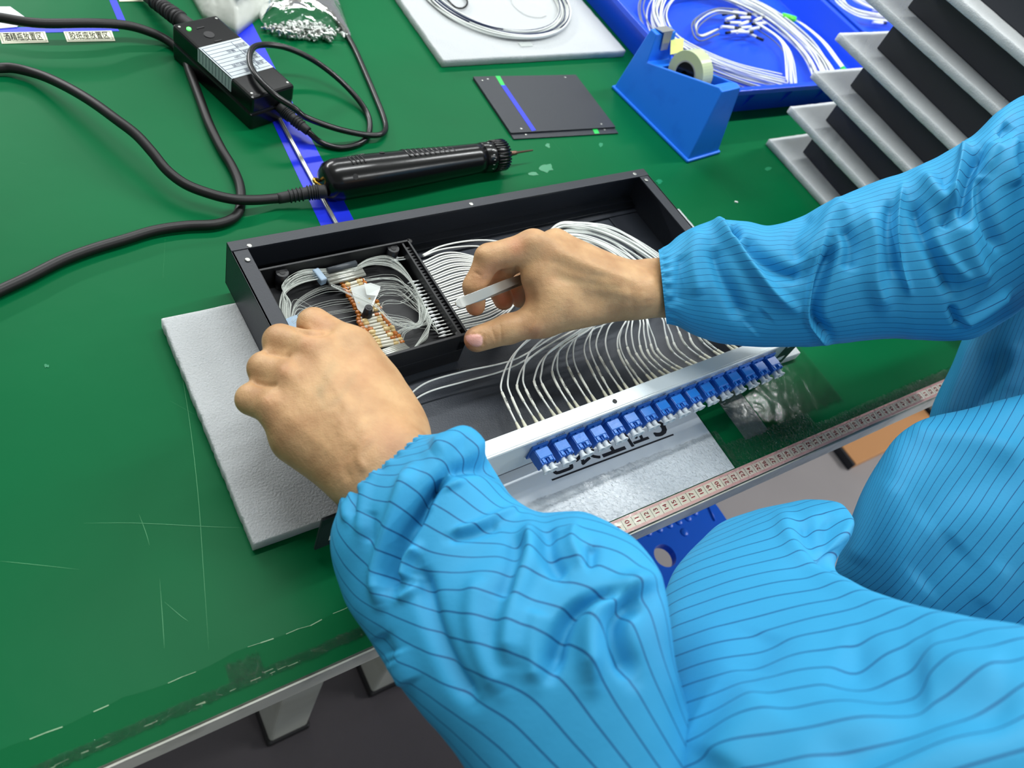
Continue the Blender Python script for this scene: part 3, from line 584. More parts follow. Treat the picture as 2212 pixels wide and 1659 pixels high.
# ------------------------------------------------------------------ blue tape dispenser with roll
Bd = np.array([0.454, 0.377, 0.0]); aD = math.atan2(0.991, -0.134) - math.pi / 2
ds = thing('tape_dispenser', 'bright blue plastic desk tape dispenser beside the blue bin', 'tape dispenser', tuple(Bd), aD)
def hwz(z): return 0.030 - 0.0125 * z / 0.088
def taper(mb, prof, s0, s1, inset=0.0):   # prof: (e1, z); side fractions s0,s1 of the half width (from -1 to 1)
    n = len(prof); V = [(0.030 + s0 * (hwz(z) - inset), t, z) for t, z in prof] + [(0.030 + s1 * (hwz(z) - inset), t, z) for t, z in prof]
    mb.add(V, [tuple(range(n)), tuple(range(n, 2 * n))[::-1]] + [(i, n + i, n + (i + 1) % n, (i + 1) % n) for i in range(n)])
prof = [(0, 0), (0.142, 0), (0.137, 0.084), (0.126, 0.084), (0.118, 0.053), (0.020, 0.088), (0.013, 0.087)]
mb = MB(); taper(mb, prof, -1, -0.84); mb.build('side_wall', M['blueA'], ds, bevel=0.0012, local=True)
mb = MB(); taper(mb, prof, 0.84, 1); mb.build('side_wall', M['blueA'], ds, bevel=0.0012, local=True)
mb = MB(); taper(mb, [(0.0, 0.0), (0.030, 0), (0.030, 0.083), (0.020, 0.088), (0.013, 0.087)], -0.9, 0.9)
taper(mb, [(0.1, 0), (0.142, 0), (0.137, 0.084), (0.1255, 0.084), (0.1185, 0.0525), (0.1, 0.059)], -0.9, 0.9)
taper(mb, [(0.0, 0.0), (0.142, 0), (0.1395, 0.035), (0.0055, 0.035)], -0.88, 0.88)
mb.build('body', M['blueA'], ds, bevel=0.001, local=True)
MB().prism([(-0.002, -0.002), (0.062, -0.002), (0.062, 0.144), (-0.002, 0.144)], 0.0, 0.004).build('base_rim', M['blueA'], ds, bevel=0.0015, local=True)
mb = MB(); mb.add([(0.019, 0.124, 0.087), (0.041, 0.124, 0.087), (0.041, 0.137, 0.0845), (0.019, 0.137, 0.0845)], [(0, 1, 2, 3)])
mb.add([(0.022, 0.1245, 0.0868), (0.038, 0.1245, 0.0868), (0.036, 0.119, 0.066), (0.024, 0.119, 0.066)], [(0, 1, 2, 3)])
mb.build('cutting_blade', M['steel'], ds, local=True, solid=0.0008)
ar = xform(Bd, aD); cR = (ar @ np.array([0.031, 0.072, 0.067, 1]))[:3]; axR = (ar[:3, :3] @ np.array([1.0, 0, 0]))
tr_ = thing('tape_roll', 'roll of clear tape sitting in the blue dispenser', 'tape roll', tuple(cR - np.array([0, 0, 0.026])))
def ring(mb, c, ax, ri, ro, w, seg=48):
    a0 = c - ax * w / 2; up = np.array([0, 0, 1.0]); b = np.cross(ax, up); ang = np.arange(seg) * 2 * np.pi / seg
    V = []
    for (r, q) in ((ro, 0), (ro, w), (ri, w), (ri, 0)): V.append(a0 + ax * q + r * (np.cos(ang)[:, None] * up + np.sin(ang)[:, None] * b))
    mb.add(np.concatenate(V), [(k * seg + j, k * seg + (j + 1) % seg, ((k + 1) % 4) * seg + (j + 1) % seg, ((k + 1) % 4) * seg + j) for k in range(4) for j in range(seg)])
    return mb
ring(MB(), cR, axR, 0.0150, 0.0262, 0.019).build('tape', M['taperoll'], tr_, bevel=0.0004)
ring(MB(), cR, axR, 0.0135, 0.0152, 0.0195).build('core', M['film'], tr_)
ring(MB(), cR, axR, 0.0040, 0.0132, 0.022).build('hub', M['blackpl'], tr_)
V = [W(1449, 84, 0.075), W(1477, 83, 0.075), W(1475, 112, 0.07), W(1448, 118, 0.07)]; o = MB().add(V, [(0, 1, 2, 3)]).build('paper_flag', M['yellow'], solid=0.0004); tag(o, 'pale yellow paper flag stuck to the back of the tape dispenser', 'note')

# ------------------------------------------------------------------ blue parts bins
def make_bin(x0, x1, y0, y1, h, lab):
    t = thing('parts_bin', lab, 'bin', ((x0 + x1) / 2, (y0 + y1) / 2, 0)); f = 0.008; w = 0.0025
    def shell(a, z): return [(x0 - a, y0 - a), (x1 + a, y0 - a), (x1 + a, y1 + a), (x0 - a, y1 + a)]
    V = [(x, y, 0.0) for x, y in shell(0, 0)] + [(x, y, h) for x, y in shell(f, h)] + [(x, y, h) for x, y in shell(f - w, h)] + [(x, y, 0.003) for x, y in shell(-w, 0)]
    F = [(3, 2, 1, 0)] + [(k * 4 + j, k * 4 + (j + 1) % 4, (k + 1) * 4 + (j + 1) % 4, (k + 1) * 4 + j) for k in range(3) for j in range(4)] + [(12, 13, 14, 15)]
    MB().add(V, F).build('shell', M['blueB'], t, bevel=0.0008)
    mb = MB(); r = 0.006
    mb.box(x0 - f - r, x1 + f + r, y0 - f - r, y0 - f + 0.002, h - 0.007, h + 0.0006); mb.box(x0 - f - r, x1 + f + r, y1 + f - 0.002, y1 + f + r, h - 0.007, h + 0.0006)
    mb.box(x0 - f - r, x0 - f + 0.002, y0 - f, y1 + f, h - 0.007, h + 0.0006); mb.box(x1 + f - 0.002, x1 + f + r, y0 - f, y1 + f, h - 0.007, h + 0.0006)
    mb.build('rim', M['blueB'], t, bevel=0.001)
    n = 6
    for k in range(n):
        x = x0 + 0.02 + (x1 - x0 - 0.04) * k / (n - 1); V = [(x - 0.001, y0, 0.004), (x - 0.001, y0 - f - 0.004, h - 0.007), (x - 0.001, y0, h - 0.007), (x + 0.001, y0, 0.004), (x + 0.001, y0 - f - 0.004, h - 0.007), (x + 0.001, y0, h - 0.007)]
        MB().add(V, [(0, 1, 2), (5, 4, 3), (0, 3, 4, 1), (1, 4, 5, 2), (2, 5, 3, 0)]).build('rib', M['blueB'], t)
    for y in (y0 + 0.10, y0 + 0.24):
        V = [(x0, y - 0.001, 0.004), (x0 - f - 0.004, y - 0.001, h - 0.007), (x0, y - 0.001, h - 0.007), (x0, y + 0.001, 0.004), (x0 - f - 0.004, y + 0.001, h - 0.007), (x0, y + 0.001, h - 0.007)]
        MB().add(V, [(2, 1, 0), (3, 4, 5), (1, 4, 3, 0), (2, 5, 4, 1), (0, 3, 5, 2)]).build('rib', M['blueB'], t)
    return t
make_bin(0.515, 0.925, 0.455, 0.86, 0.044, 'large blue plastic bin filled with white cables behind the tape dispenser')
make_bin(0.965, 1.40, 0.455, 0.86, 0.044, 'second blue bin at the right, mostly hidden by the foam stack')
def bundle(name, lab, fams, seed, mats, r=0.0011, loc=(0, 0, 0), n_dark=0.0, fr=0.5):
    t = thing(name, lab, 'cable coil', loc); R_ = np.random.RandomState(seed); A, B_ = MB(), MB()
    for pts, z, cnt, spread in fams:
        base_ = [W(x, y, z) for x, y in pts]; T = np.gradient(np.array(base_), axis=0); N = np.stack([-T[:, 1], T[:, 0], 0 * T[:, 0]], 1); N /= np.linalg.norm(N, axis=1)[:, None] + 1e-9
        for k in range(cnt):
            o_ = R_.uniform(-1, 1) * spread; w = R_.normal(0, spread * 0.12, len(pts)); P = np.array(base_) + N * (o_ + w)[:, None]; P[:, 2] += R_.uniform(0, 0.012)
            (B_ if R_.rand() < n_dark else A).tube(P, r, 6, res=7)
    A.build('white_cable', mats[0], t); 
    if B_.n: B_.build('grey_cable', mats[1], t)
    return t
M['gcable'] = mat('grey_cable', srgb(120, 128, 140), 0.45)
b1 = bundle('cable_coil', 'large coil of white cables lying inside the big blue bin', [
    ([(1520, -30), (1440, -15), (1408, 30), (1432, 85), (1500, 130), (1590, 165), (1690, 194)], 0.012, 24, 0.026),
    ([(1470, -30), (1560, -8), (1650, 35), (1715, 85), (1755, 130), (1782, 182)], 0.012, 24, 0.024),
    ([(1545, 75), (1505, 90), (1500, 60), (1540, 35), (1590, 38)], 0.012, 6, 0.008),
    ([(1630, 60), (1680, 95), (1700, 130), (1706, 196)], 0.010, 7, 0.012)], 3, (M['cable'], M['gcable']), 0.0010, (0.68, 0.6, 0.003), 0.38)
# cable tied with green at the right of the coil
P = [W(x, y, 0.014) for x, y in ((1640, 20), (1680, 30), (1720, 45), (1770, 85), (1805, 130), (1826, 158))]
for k in range(4): MB().tube(np.array(P) + np.array([0.002 * k, -0.002 * k, 0]), 0.0011, 6, res=8).build('tied_cable', M['cable'], b1)
for (a, b_) in (((1690, 34), (1717, 42)), ((1818, 148), (1830, 160))): MB().tube([W(*a, 0.016), W(*b_, 0.016)], 0.0046, 10).build('green_tie', M['greentape'] if a[0] > 1700 else mat('lime_tie', srgb(90, 240, 50), 0.4), b1)
rs = np.random.RandomState(21)
def splice(c, a, L, seed):
    d = np.array([math.cos(a), math.sin(a), 0]); t = thing('splice_sleeve', '', 'splice sleeve', tuple(c))
    MB().tube([c - d * L / 2, c + d * L * 0.22], 0.0023, 8).build('white_tube', M['cable'], t); MB().tube([c + d * L * 0.2, c + d * L / 2], 0.0021, 8).build('black_end', M['blackpl'], t); return t
for k in range(14):
    x = 1580 + (k % 3) * 28 + rs.uniform(-5, 5); y = 30 + (k // 3) * 10 + rs.uniform(-2, 2)
    s_ = splice(W(x, y, 0.013 + 0.003 * (k % 2)), rs.uniform(-0.25, 0.35) + (0 if k % 2 else math.pi), 0.034, k); s_['label'] = 'small white splice tube with black end among the cables in the bin'; s_['group'] = 'splice tubes in the big blue bin'
s_ = splice(W(1620, 74, 0.012), -0.75, 0.045, 3); s_['label'] = 'longer white splice tube lying apart at the lower edge of the tube cluster'
bundle('cable_coil', 'white cables with splice tubes in the second blue bin', [([(1800, -20), (1812, 15), (1840, 35), (1885, 45), (1930, 48)], 0.010, 10, 0.010), ([(1830, -20), (1850, 5), (1890, 22), (1930, 25)], 0.012, 8, 0.010)], 8, (M['cable'], M['rod']), 0.0012, (1.1, 0.6, 0.003), 0.1)
for k in range(7):
    s_ = splice(W(1900 + (k % 2) * 14, 10 + k * 6.5, 0.014), -0.12 + rs.uniform(-0.08, 0.08), 0.036, k); s_['label'] = 'small white splice tube with black end in the second bin'; s_['group'] = 'splice tubes in the second blue bin'

# ------------------------------------------------------------------ stack of foam sheets and black enclosures
order = ['lowest', 'second', 'third', 'fourth', 'fifth', 'sixth']
for k in range(6):
    j = rs.uniform(-0.002, 0.002); z = 0.050 * k
    if k: z = 0.050 * k
    foam([(0.603 + j, 0.389), (1.10, 0.395), (1.10, 0.06), (0.600 + j, 0.06)], z, z + 0.0095, '%s white foam sheet from the bottom of the stack at right' % order[k], 30 + k)
    t = thing('rack_enclosure', 'closed matt black enclosure on the %s foam sheet of the stack' % order[k], 'enclosure', (0.85, 0.22, z + 0.0095))
    xb = xform((0.640 + j, 0.358, 0), -0.065)
    MB().box(0, 0.42, -0.262, 0, z + 0.0096, z + 0.0490, 0, xb).build('case', M['stack_black'], t, bevel=0.0012)
    MB().box(0.008, 0.412, -0.255, -0.008, z + 0.0491, z + 0.0498, 0, xb).build('lid', M['stack_black'], t)

# ------------------------------------------------------------------ below the bench
st = thing('plastic_stool', 'bright blue plastic stool with a finger hole under the bench edge', 'stool', (0.30, -0.045, -0.75))
hz = -0.30; hc = W(1437, 1200, hz); N_ = 28
outer = [(0.452, 0.075), (0.452, -0.165), (0.432, -0.185), (0.170, -0.185), (0.150, -0.165), (0.150, 0.075), (0.170, 0.095), (0.432, 0.095)]
a_ = np.linspace(0, 2 * math.pi, N_, endpoint=False); hole = [(hc[0] + 0.015 * math.cos(q), hc[1] + 0.015 * math.sin(q)) for q in a_]
def ringed(outer, hole, z0, z1):
    O = []; c = np.array(hc[:2])
    for q in a_:      # outer point along each direction
        d = np.array([math.cos(q), math.sin(q)]); best = 9
        for i in range(len(outer)):
            p, r_ = np.array(outer[i]), np.array(outer[(i + 1) % len(outer)]); e = r_ - p; den = d[0] * e[1] - d[1] * e[0]
            if abs(den) < 1e-9: continue
            s_ = ((p - c)[0] * e[1] - (p - c)[1] * e[0]) / den; u = ((p - c)[0] * d[1] - (p - c)[1] * d[0]) / den
            if s_ > 0 and -1e-6 <= u <= 1 + 1e-6: best = min(best, s_)
        O.append(tuple(c + d * best))
    V = [(x, y, z1) for x, y in hole] + [(x, y, z1) for x, y in O] + [(x, y, z0) for x, y in O] + [(x, y, z0) for x, y in hole]; n = N_
    return V, [(k * n + j, ((k + 1) % 4) * n + j, ((k + 1) % 4) * n + (j + 1) % n, k * n + (j + 1) % n) for k in range(4) for j in range(n)]
V, F = ringed(outer, hole, hz - 0.012, hz); MB().add(V, F).build('seat', M['blueC'], st)
mb = MB(); rs2 = np.random.RandomState(2)
for (x, y) in ((1376, 1143), (1400, 1150), (1424, 1142), (1446, 1133), (1466, 1126), (1486, 1118), (1500, 1106), (1478, 1150), (1400, 1135), (1440, 1118)):
    c = W(x, y, hz); mb.lathe([(0, 0.006), (0.0012, 0.0045), (0.0018, 0.002), (0.002, 0.0002)], c, (0, 0, 1), 10)
mb.build('grip_bump', M['blueC'], st)['kind'] = 'stuff'
MB().tube([W(1527, 1085, hz + .001), W(1545, 1125, hz + .001)], 0.0012, 6).build('moulded_line', M['blueC'], st)
for sx in (0.165, 0.42):
    for sy in (-0.17, 0.062):
        V = [(sx, sy, hz - 0.012), (sx + 0.018, sy, hz - 0.012), (sx + 0.018, sy + 0.018, hz - 0.012), (sx, sy + 0.018, hz - 0.012)]; ox, oy = (-0.02 if sx < 0.3 else 0.02), (-0.02 if sy < 0 else 0.02)
        V += [(x + ox, y + oy, -0.75) for x, y, _ in V]; MB().add(V, [(0, 1, 2, 3), (7, 6, 5, 4)] + [(i, 4 + i, 4 + (i + 1) % 4, (i + 1) % 4) for i in range(4)]).build('leg', M['blueC'], st)
p0 = W(1850, 1003, -0.725)
cb = thing('cardboard_sheet', 'flat brown cardboard with dark left edge on the floor beyond the bench edge', 'cardboard', (p0[0], p0[1], -0.75))
MB().box(p0[0], p0[0] + 0.33, p0[1], p0[1] + 0.50, -0.748, -0.725).build('board', M['cardboard'], cb, bevel=0.002)
MB().box(p0[0] - 0.006, p0[0] - 0.0005, p0[1], p0[1] + 0.50, -0.75, -0.727).build('dark_edge', M['stack_black'], cb)

# ------------------------------------------------------------------ foam under the enclosure
foam([(-0.169, 0.283), (0.375, 0.300), (0.382, 0.092), (-0.167, 0.089)], 0.0, 0.0115, 'wide white foam sheet lying under the open black enclosure', 60)

# ------------------------------------------------------------------ open rack enclosure
BX, BY, YAW, BW, BD_ = -0.11453765, 0.30602754, 0.03760551, 0.4275, 0.2345
Z0 = 0.0117; BH = 0.0557 - Z0; XB = xform((BX, BY, Z0), YAW)
def bp_(u, v, z): return (XB @ np.array([u, -v, z, 1.0]))[:3]
en = thing('rack_enclosure', 'open black rack enclosure with silver front panel that the worker is wiring', 'enclosure', (BX, BY, Z0), YAW)
mb = MB(); t_ = 0.0015; fl, fb = 0.0125, 0.0095
mb.box(0, BW, -BD_, 0, 0, t_, 1)
mb.box(0, t_, -BD_, 0, 0, BH); mb.box(BW - t_, BW, -BD_, 0, 0, BH); mb.box(0, BW, -t_, 0, 0, BH)
mb.build('case', [M['chassis'], M['chassis_lit']], en, local=True)
MB().box(0, fl, -BD_, -fb, BH - t_, BH).build('left_flange', M['chassis'], en, local=True, bevel=0.0003)
MB().box(BW - fl, BW, -BD_, -fb, BH - t_, BH).build('right_flange', M['chassis'], en, local=True, bevel=0.0003)
MB().box(0, BW, -fb, 0, BH - t_, BH + 0.0006).build('back_flange', M['chassis'], en, local=True, bevel=0.0003)
mb = MB(); mb.box(t_, BW - t_, -0.020, -t_, t_, 0.0045); mb.box(t_, BW - t_, -0.014, -t_, 0.0045, 0.0075); mb.box(t_, BW - t_, -0.009, -t_, 0.0075, 0.0105); mb.build('back_step', M['chassis'], en, local=True, bevel=0.0003)
MB().box(BW - 0.040, BW - t_, -BD_ + 0.01, -0.020, t_, 0.003).build('side_step', M['chassis'], en, local=True, bevel=0.0003)
def onplane(px, py, z): return W(px, py, z)
for x, y in ((539, 531), (535, 561), (1018, 441), (1371, 376), (1396, 389)):
    p = W(x, y, 0.0560); s_ = MB().lathe([(0, 0.0022), (0.0005, 0.0020), (0.0007, 0.0012)], p, (0, 0, 1), 12).build('screw', M['steel2'], en)
for sgn, u0 in ((-1, 0.0), (1, BW)):
    u1 = u0 + sgn * 0.027; a, b = min(u0, u1), max(u0, u1)
    e_ = MB().box(a, b, -BD_, -BD_ + 0.002, 0.0, BH).build('mounting_ear', M['chassis'], en, local=True, bevel=0.0004)
    MB().box((a + b) / 2 - 0.005, (a + b) / 2 + 0.005, -BD_ - 0.0003, -BD_, BH * 0.2, BH * 0.34).box((a + b) / 2 - 0.005, (a + b) / 2 + 0.005, -BD_ - 0.0003, -BD_, BH * 0.7, BH * 0.84).build('slot', M['cable'], e_, local=True)
# silver front panel
MB().box(0.0008, BW - 0.0008, -BD_ - 0.0015, -BD_, 0.006, BH + 0.001).box(0.0008, BW - 0.0008, -BD_, -BD_ + 0.0115, BH - 0.0002, BH + 0.001).box(0.0008, BW - 0.0008, -BD_ - 0.0019, -BD_ - 0.0008, BH - 0.0022, BH + 0.0004).build('front_panel', M['silver'], en, local=True, bevel=0.0003)
fp = [c for c in bpy.data.objects if c.name == 'front_panel'][0]
hp = W(1328, 867, 0.0568); MB().lathe([(0, 0.0019), (0.0004, 0.0019)], hp, (0, 0, 1), 14).build('screw_hole', M['rubber'], fp)
# adapters CH1..CH16
U1, DU = 0.1430, 0.2620 / 15
def adapter_mesh():
    mb = MB(); w = 0.0062
    mb.box(-w, w, -0.0110, 0.0, -0.0050, 0.0050, 0); mb.box(-w - 0.001, w + 0.001, -0.0018, 0.0, -0.0085, 0.0075, 0)
    mb.box(-w + 0.0006, w - 0.0006, -0.0105, -0.0026, 0.0050, 0.0056, 1)       # raised top face
    mb.box(-0.0016, 0.0016, -0.0028, -0.0010, 0.0052, 0.0066, 0)
    for s in (-1, 1):
        mb.box(s * 0.0032 - 0.0027, s * 0.0032 + 0.0027, -0.0145, -0.0105, -0.0040, 0.0036, 0)
        mb.box(s * 0.0055 - 0.0007, s * 0.0055 + 0.0007, -0.0150, -0.0105, -0.0046, 0.0046, 0)
        mb.box(s * 0.0032 - 0.0012, s * 0.0032 + 0.0012, -0.0140, -0.0105, 0.0036, 0.0050, 1)
    return mb
ad0 = adapter_mesh().build('adapter', [M['adapter'], M['adapter2']], en, bevel=0.0003, local=True)
caps = []
for s in (-1, 1):
    c = MB().lathe([(0, 0.0024), (0.0030, 0.0022), (0.0035, 0.0022), (0.0054, 0.0034), (0.0058, 0.0034), (0.0058, 0.0022), (0.0046, 0.0018)], (s * 0.0032, -0.0145, 0), (0, -1, 0), 16).build('dust_cap', M['cap'], ad0, local=True); caps.append(c)
ad0.location = (U1, -BD_ - 0.0015, 0.0288)
for i in range(1, 16):
    a = ad0.copy(); COL.objects.link(a); a.parent = en; a.location = (U1 + DU * i, -BD_ - 0.0015, 0.0288)
    for c in caps: k = c.copy(); COL.objects.link(k); k.parent = a
mb = MB()
for i in range(16):
    add_text(mb, 'CH%d' % (i + 1), 0.0040, (U1 + DU * i, -BD_ - 0.0016, 0.0392), (1, 0, 0), (0, 0, 1), 0.0005, sx=1.15, bold=0.00008)
mb.build('channel_print', M['ink'], fp, local=True)

# ------------------------------------------------------------------ splice tray
ty0, ty1, tu0, tu1 = 0.025, 0.130, 0.0135, 0.1425; tz0, tz1 = 0.0020, 0.0375; tf = 0.0185
tr = thing('splice_tray', 'black plastic splice tray with posts in the left part of the enclosure', 'tray', (BX, BY, Z0), YAW)
mb = MB(); mb.box(tu0, tu1, -ty1, -ty0, tz0, tf); mb.box(tu0, tu0 + 0.002, -ty1, -ty0, tf, tz1); mb.box(tu0, tu1, -ty0 - 0.002, -ty0, tf, tz1); mb.box(tu0, tu1, -ty1, -ty1 + 0.0025, tf, tz1)
mb.box(tu1 - 0.002, tu1, -ty1, -ty0, tf, tz1); mb.box(tu1 - 0.0075, tu1 - 0.0055, -ty1, -ty0, tf, tz1 - 0.001); mb.box(tu1 - 0.0075, tu1, -ty1, -ty0, tf, tz1 - 0.008)
mb.build('tray_body', M['blackpl2'], tr, local=True, bevel=0.0004)
mb = MB()
for k in range(28): mb.box(tu1 - 0.0058, tu1 - 0.0018, -ty0 - 0.008 - k * 0.0033, -ty0 - 0.0062 - k * 0.0033, tz1 - 0.009, tz1 - 0.0024)
mb.build('comb', M['blackpl2'], tr, local=True)
for x, y, z, r, h in ((610, 588, 0.046, 0.0048, 0.022), (850, 536, 0.047, 0.0048, 0.022)):
    c = W(x, y, z); b = MB(); b.tube([c - np.array([0, 0, h]), c], r, 18); b.build('post', M['blackpl2'], tr); 
    MB().lathe([(0, 0.0024), (0.0003, 0.0024)], c, (0, 0, 1), 12).build('post_hole', M['rubber'], tr)
c = W(797, 664, 0.050); MB().lathe([(-0.020, 0.0062), (-0.008, 0.0038), (0, 0.0030)], c, (0, 0, 1), 16).build('post', M['blackpl2'], tr)
MB().lathe([(0, 0.0016), (0.0003, 0.0016)], c, (0, 0, 1), 12).build('post_hole', M['rubber'], tr)
for x, y in ((884, 521), (990, 722)): MB().lathe([(0, 0.0026), (0.0004, 0.0026), (0.0005, 0.0014)], W(x, y, 0.0475), (0, 0, 1), 12).build('screw_hole', M['rubber'], tr)

ordn = ['first', 'second', 'third', 'fourth', 'fifth', 'sixth', 'seventh', 'eighth', 'ninth', 'tenth', 'eleventh', 'twelfth', 'thirteenth', 'fourteenth', 'fifteenth', 'sixteenth', 'seventeenth']
M['tipw'] = mat('white_tip', srgb(236, 240, 240), 0.35)
# rods, amber splices, furcation tubes and bare fibre in the tray
def rod_thing(p, q, kind, lab, group):
    d = q - p; L_ = np.linalg.norm(d); c = (p + q) / 2
    t = thing('glass_splice', lab, 'splice', tuple(c), 0, group)
    MB().tube([p, q], 0.0013, 8).build('glass_tube', M['glass'] if kind else M['rod'], t)
    if kind:
        r = np.random.RandomState(int(abs(p[1]) * 1e5) % 9999)
        for f0, f1, rr, m in ((-0.03, 0.15, 0.0017, 'amber'), (0.13, 0.36, 0.0016, 'amber2' if r.rand() < .75 else 'amber'), (0.62, 0.86, 0.0016, 'amber2' if r.rand() < .75 else 'amber'), (0.84, 1.02, 0.0016, 'amber' if r.rand() < .7 else 'amber2')):
            a, b = p + d * f0, p + d * f1; n = 6; P = [a + (b - a) * k / (n - 1) for k in range(n)]
            rr *= r.uniform(0.8, 1.35); MB().tube(P, [rr * q_ for q_ in (0.55, 0.9, 1.0, 1.0, 0.9, 0.55)], 10).build('resin_drop', M[m], t)
    return t
for blk, (A0, A1, B0, B1, n, g) in enumerate((((735, 611), (774, 682), (781, 597), (824, 664), 11, 'upper block of amber tipped splices'), ((770, 690), (806, 752), (826, 676), (872, 738), 11, 'lower block of amber tipped splices'))):
    for k in range(n):
        f = k / (n - 1); a = W(A0[0] + (A1[0] - A0[0]) * f + rs.uniform(-2, 2), A0[1] + (A1[1] - A0[1]) * f, 0.0385 + 0.0012 * (k % 2)); b = W(B0[0] + (B1[0] - B0[0]) * f + rs.uniform(-2, 2), B0[1] + (B1[1] - B0[1]) * f, 0.0385 + 0.0012 * (k % 2))
        rod_thing(a, b, 1, '%s glass splice from the back in the %s block of amber tipped splices' % (ordn[k], 'upper' if blk == 0 else 'lower'), g)
for k in range(8):
    a = W(700 + k * 1.6, 592 + k * 3.1, 0.040 + 0.0008 * (k % 3)); b = W(778 + k * 1.6, 574 + k * 2.7, 0.040 + 0.0008 * (k % 3)); rod_thing(a, b, 0, '%s grey splice rod from the back above the upper amber block' % ordn[k], 'grey splice rods at the back of the tray')
for k in range(6):
    a = W(808 + k * 3, 764 + k * 3.0, 0.038); b = W(872 + k * 3, 742 + k * 2.7, 0.038); rod_thing(a, b, 0, '%s grey splice rod from the back in front of the lower amber block' % ordn[k], 'grey splice rods at the front of the tray')
o = MB().tube([W(708, 585, .0435), W(769, 569, .0435)], 0.0026, 10).build('black_sleeve', M['darkgrey']); tag(o, 'black heat shrink sleeve lying on the grey splice rods', 'sleeve')
mb = MB(); c = W(690, 598, .041)
mb.box(-0.0028, 0.0028, -0.0065, 0.0065, -0.003, 0.0035, 0, xform(c, 0.2)); o = mb.build('cable_tie', M['zip'], bevel=0.001); tag(o, 'pale blue nylon tie around the fibre bundle', 'cable tie')
mb = MB(); mb.box(-0.006, 0.006, -0.006, 0.006, -0.001, 0.0015, 0, xform(W(634, 700, .041), 0.2)); o = mb.build('cable_tie', M['zip'], bevel=0.0006); tag(o, 'pale blue tie tip showing beside the left index finger', 'cable tie')
for i_, (pts, z, lab) in enumerate((([(757, 622), (800, 612), (822, 620), (806, 660), (790, 682), (772, 668)], 0.0415, 'milky film flap over the upper amber block'), ([(786, 612), (822, 622), (815, 640), (792, 636)], 0.046, 'small raised corner of milky film'))):
    V = np.array([W(x, y, z) for x, y in pts]); V[:, 2] += rs.uniform(-0.0008, 0.0012, len(V)); o = MB().add(V, [tuple(range(len(V)))[::-1]]).build('film_piece', M['film'], solid=0.0002); tag(o, lab, 'film')
for k in range(19):
    f = (k - 1) / 16; x, y = (889 + f * 69 + rs.uniform(-3, 3), 610 + f * 116) if k else (850, 563)
    if k == 18: x, y = 854, 558
    a = W(x, y, 0.0385); b = W((x if k in (0, 18) else 889 + f * 69) + 32, y - (4 if k in (0, 18) else 8), 0.0405); d = (b - a) / np.linalg.norm(b - a)
    t = thing('furcation_tube', '%s white furcation tube from the back in the row along the tray wall' % ordn[k - 1] if 0 < k < 18 else ('white furcation tube alone at the back of the tray, %s of two' % ('front' if k == 0 else 'rear')), 'tube', tuple(a), 0, 'furcation tubes along the tray wall' if 0 < k < 18 else None)
    MB().tube([a + d * 0.003, b], 0.00055, 8).build('tube', M['cable'], t)
    MB().lathe([(-0.0035, 0.0002), (-0.001, 0.0008), (0.0015, 0.0012), (0.0035, 0.0006)], a, d, 10).build('tip', M['tipw'], t)
# bare fibres (nobody could count them)
mb = MB(); rf = np.random.RandomState(77)
def fib(P, r=0.00022): mb.tube(np.array(P), r * 0.52, 5, caps=False, res=6)
Z = lambda: 0.036 + rf.uniform(0, 0.007)
for k in range(54):   # left loop: from the grey rods down the left wall
    j = rf.uniform(-1, 1); q = rf.uniform(0, 1); z = Z()
    fib([W(772, 580 + 4 * j, z), W(705, 590 + 10 * j, z), W(655 - 8 * q, 598 + 14 * j, z + .002), W(622 - 14 * q, 622 + 12 * j, z + .001), W(603 + 26 * q, 655 + 6 * j, z), W(606 + 22 * q, 685, z), W(622 + 10 * q, 715, z)], 0.0002 if k % 3 else 0.00034)
for k in range(44):  # right loop over the back
    j = rf.uniform(-1, 1); f = rf.uniform(0, 1); z = Z(); ex, ey = 893 + f * 60, 607 + f * 118
    fib([W(765, 582 + 5 * j, z), W(800, 565 + 8 * j, z + .001), W(845, 566 + 12 * j, z + .002), W(878 + f * 12, 590 + f * 20 + 6 * j, z), W(ex - 4, ey, 0.0385)])
for k in range(26):  # from left loop to amber block left ends
    f = rf.uniform(0, 1); z = Z(); ax_, ay_ = (735 + f * 39, 611 + f * 71) if k % 2 else (770 + f * 36, 690 + f * 62)
    fib([W(ax_, ay_, 0.0385), W(ax_ - 45, ay_ + 2 + 6 * f, z), W(640 + 30 * f, 645 + f * 50, z), W(625 + 10 * f, 690 + 10 * f, z)])
for k in range(30):  # block 1 right ends to tubes
    f = rf.uniform(0, 1); g = rf.uniform(0, 1); z = Z()
    fib([W(781 + f * 43, 597 + f * 67, 0.0385), W(835, 600 + f * 60 - 12 * g, z), W(870, 605 + f * 50, z), W(893 + g * 60 - 4, 607 + g * 118, 0.0385)])
for k in range(34):  # block 2 right ends, sweep to the right and down
    f = rf.uniform(0, 1); g = rf.uniform(0, 1); z = Z(); fib([W(826 + f * 46, 676 + f * 62, 0.0385), W(870 + 10 * g, 685 + f * 35, z), W(905, 690 + g * 20, z), W(893 + g * 60 - 4, 607 + g * 118, 0.0385)])
for k in range(30):  # front fan toward the tray corner
    f = rf.uniform(0, 1); z = Z(); fib([W(882, 764 + 3 * f, z), W(905, 745 - 10 * f, z), W(925 + 10 * f, 715 - 25 * f, z), W(893 + f * 60 - 4, 607 + f * 118, 0.0385)], 0.0002 if k % 2 else 0.0003)
for k in range(14):  # loose big curves
    f = rf.uniform(0, 1); z = 0.044 + rf.uniform(0, .004); fib([W(715, 612 + 6 * f, z), W(760, 630 + 10 * f, z), W(810, 655 + 8 * f, z), W(850, 690 + 10 * f, z), W(905, 700 + 8 * f, z), W(925, 680 - 20 * f, z)])
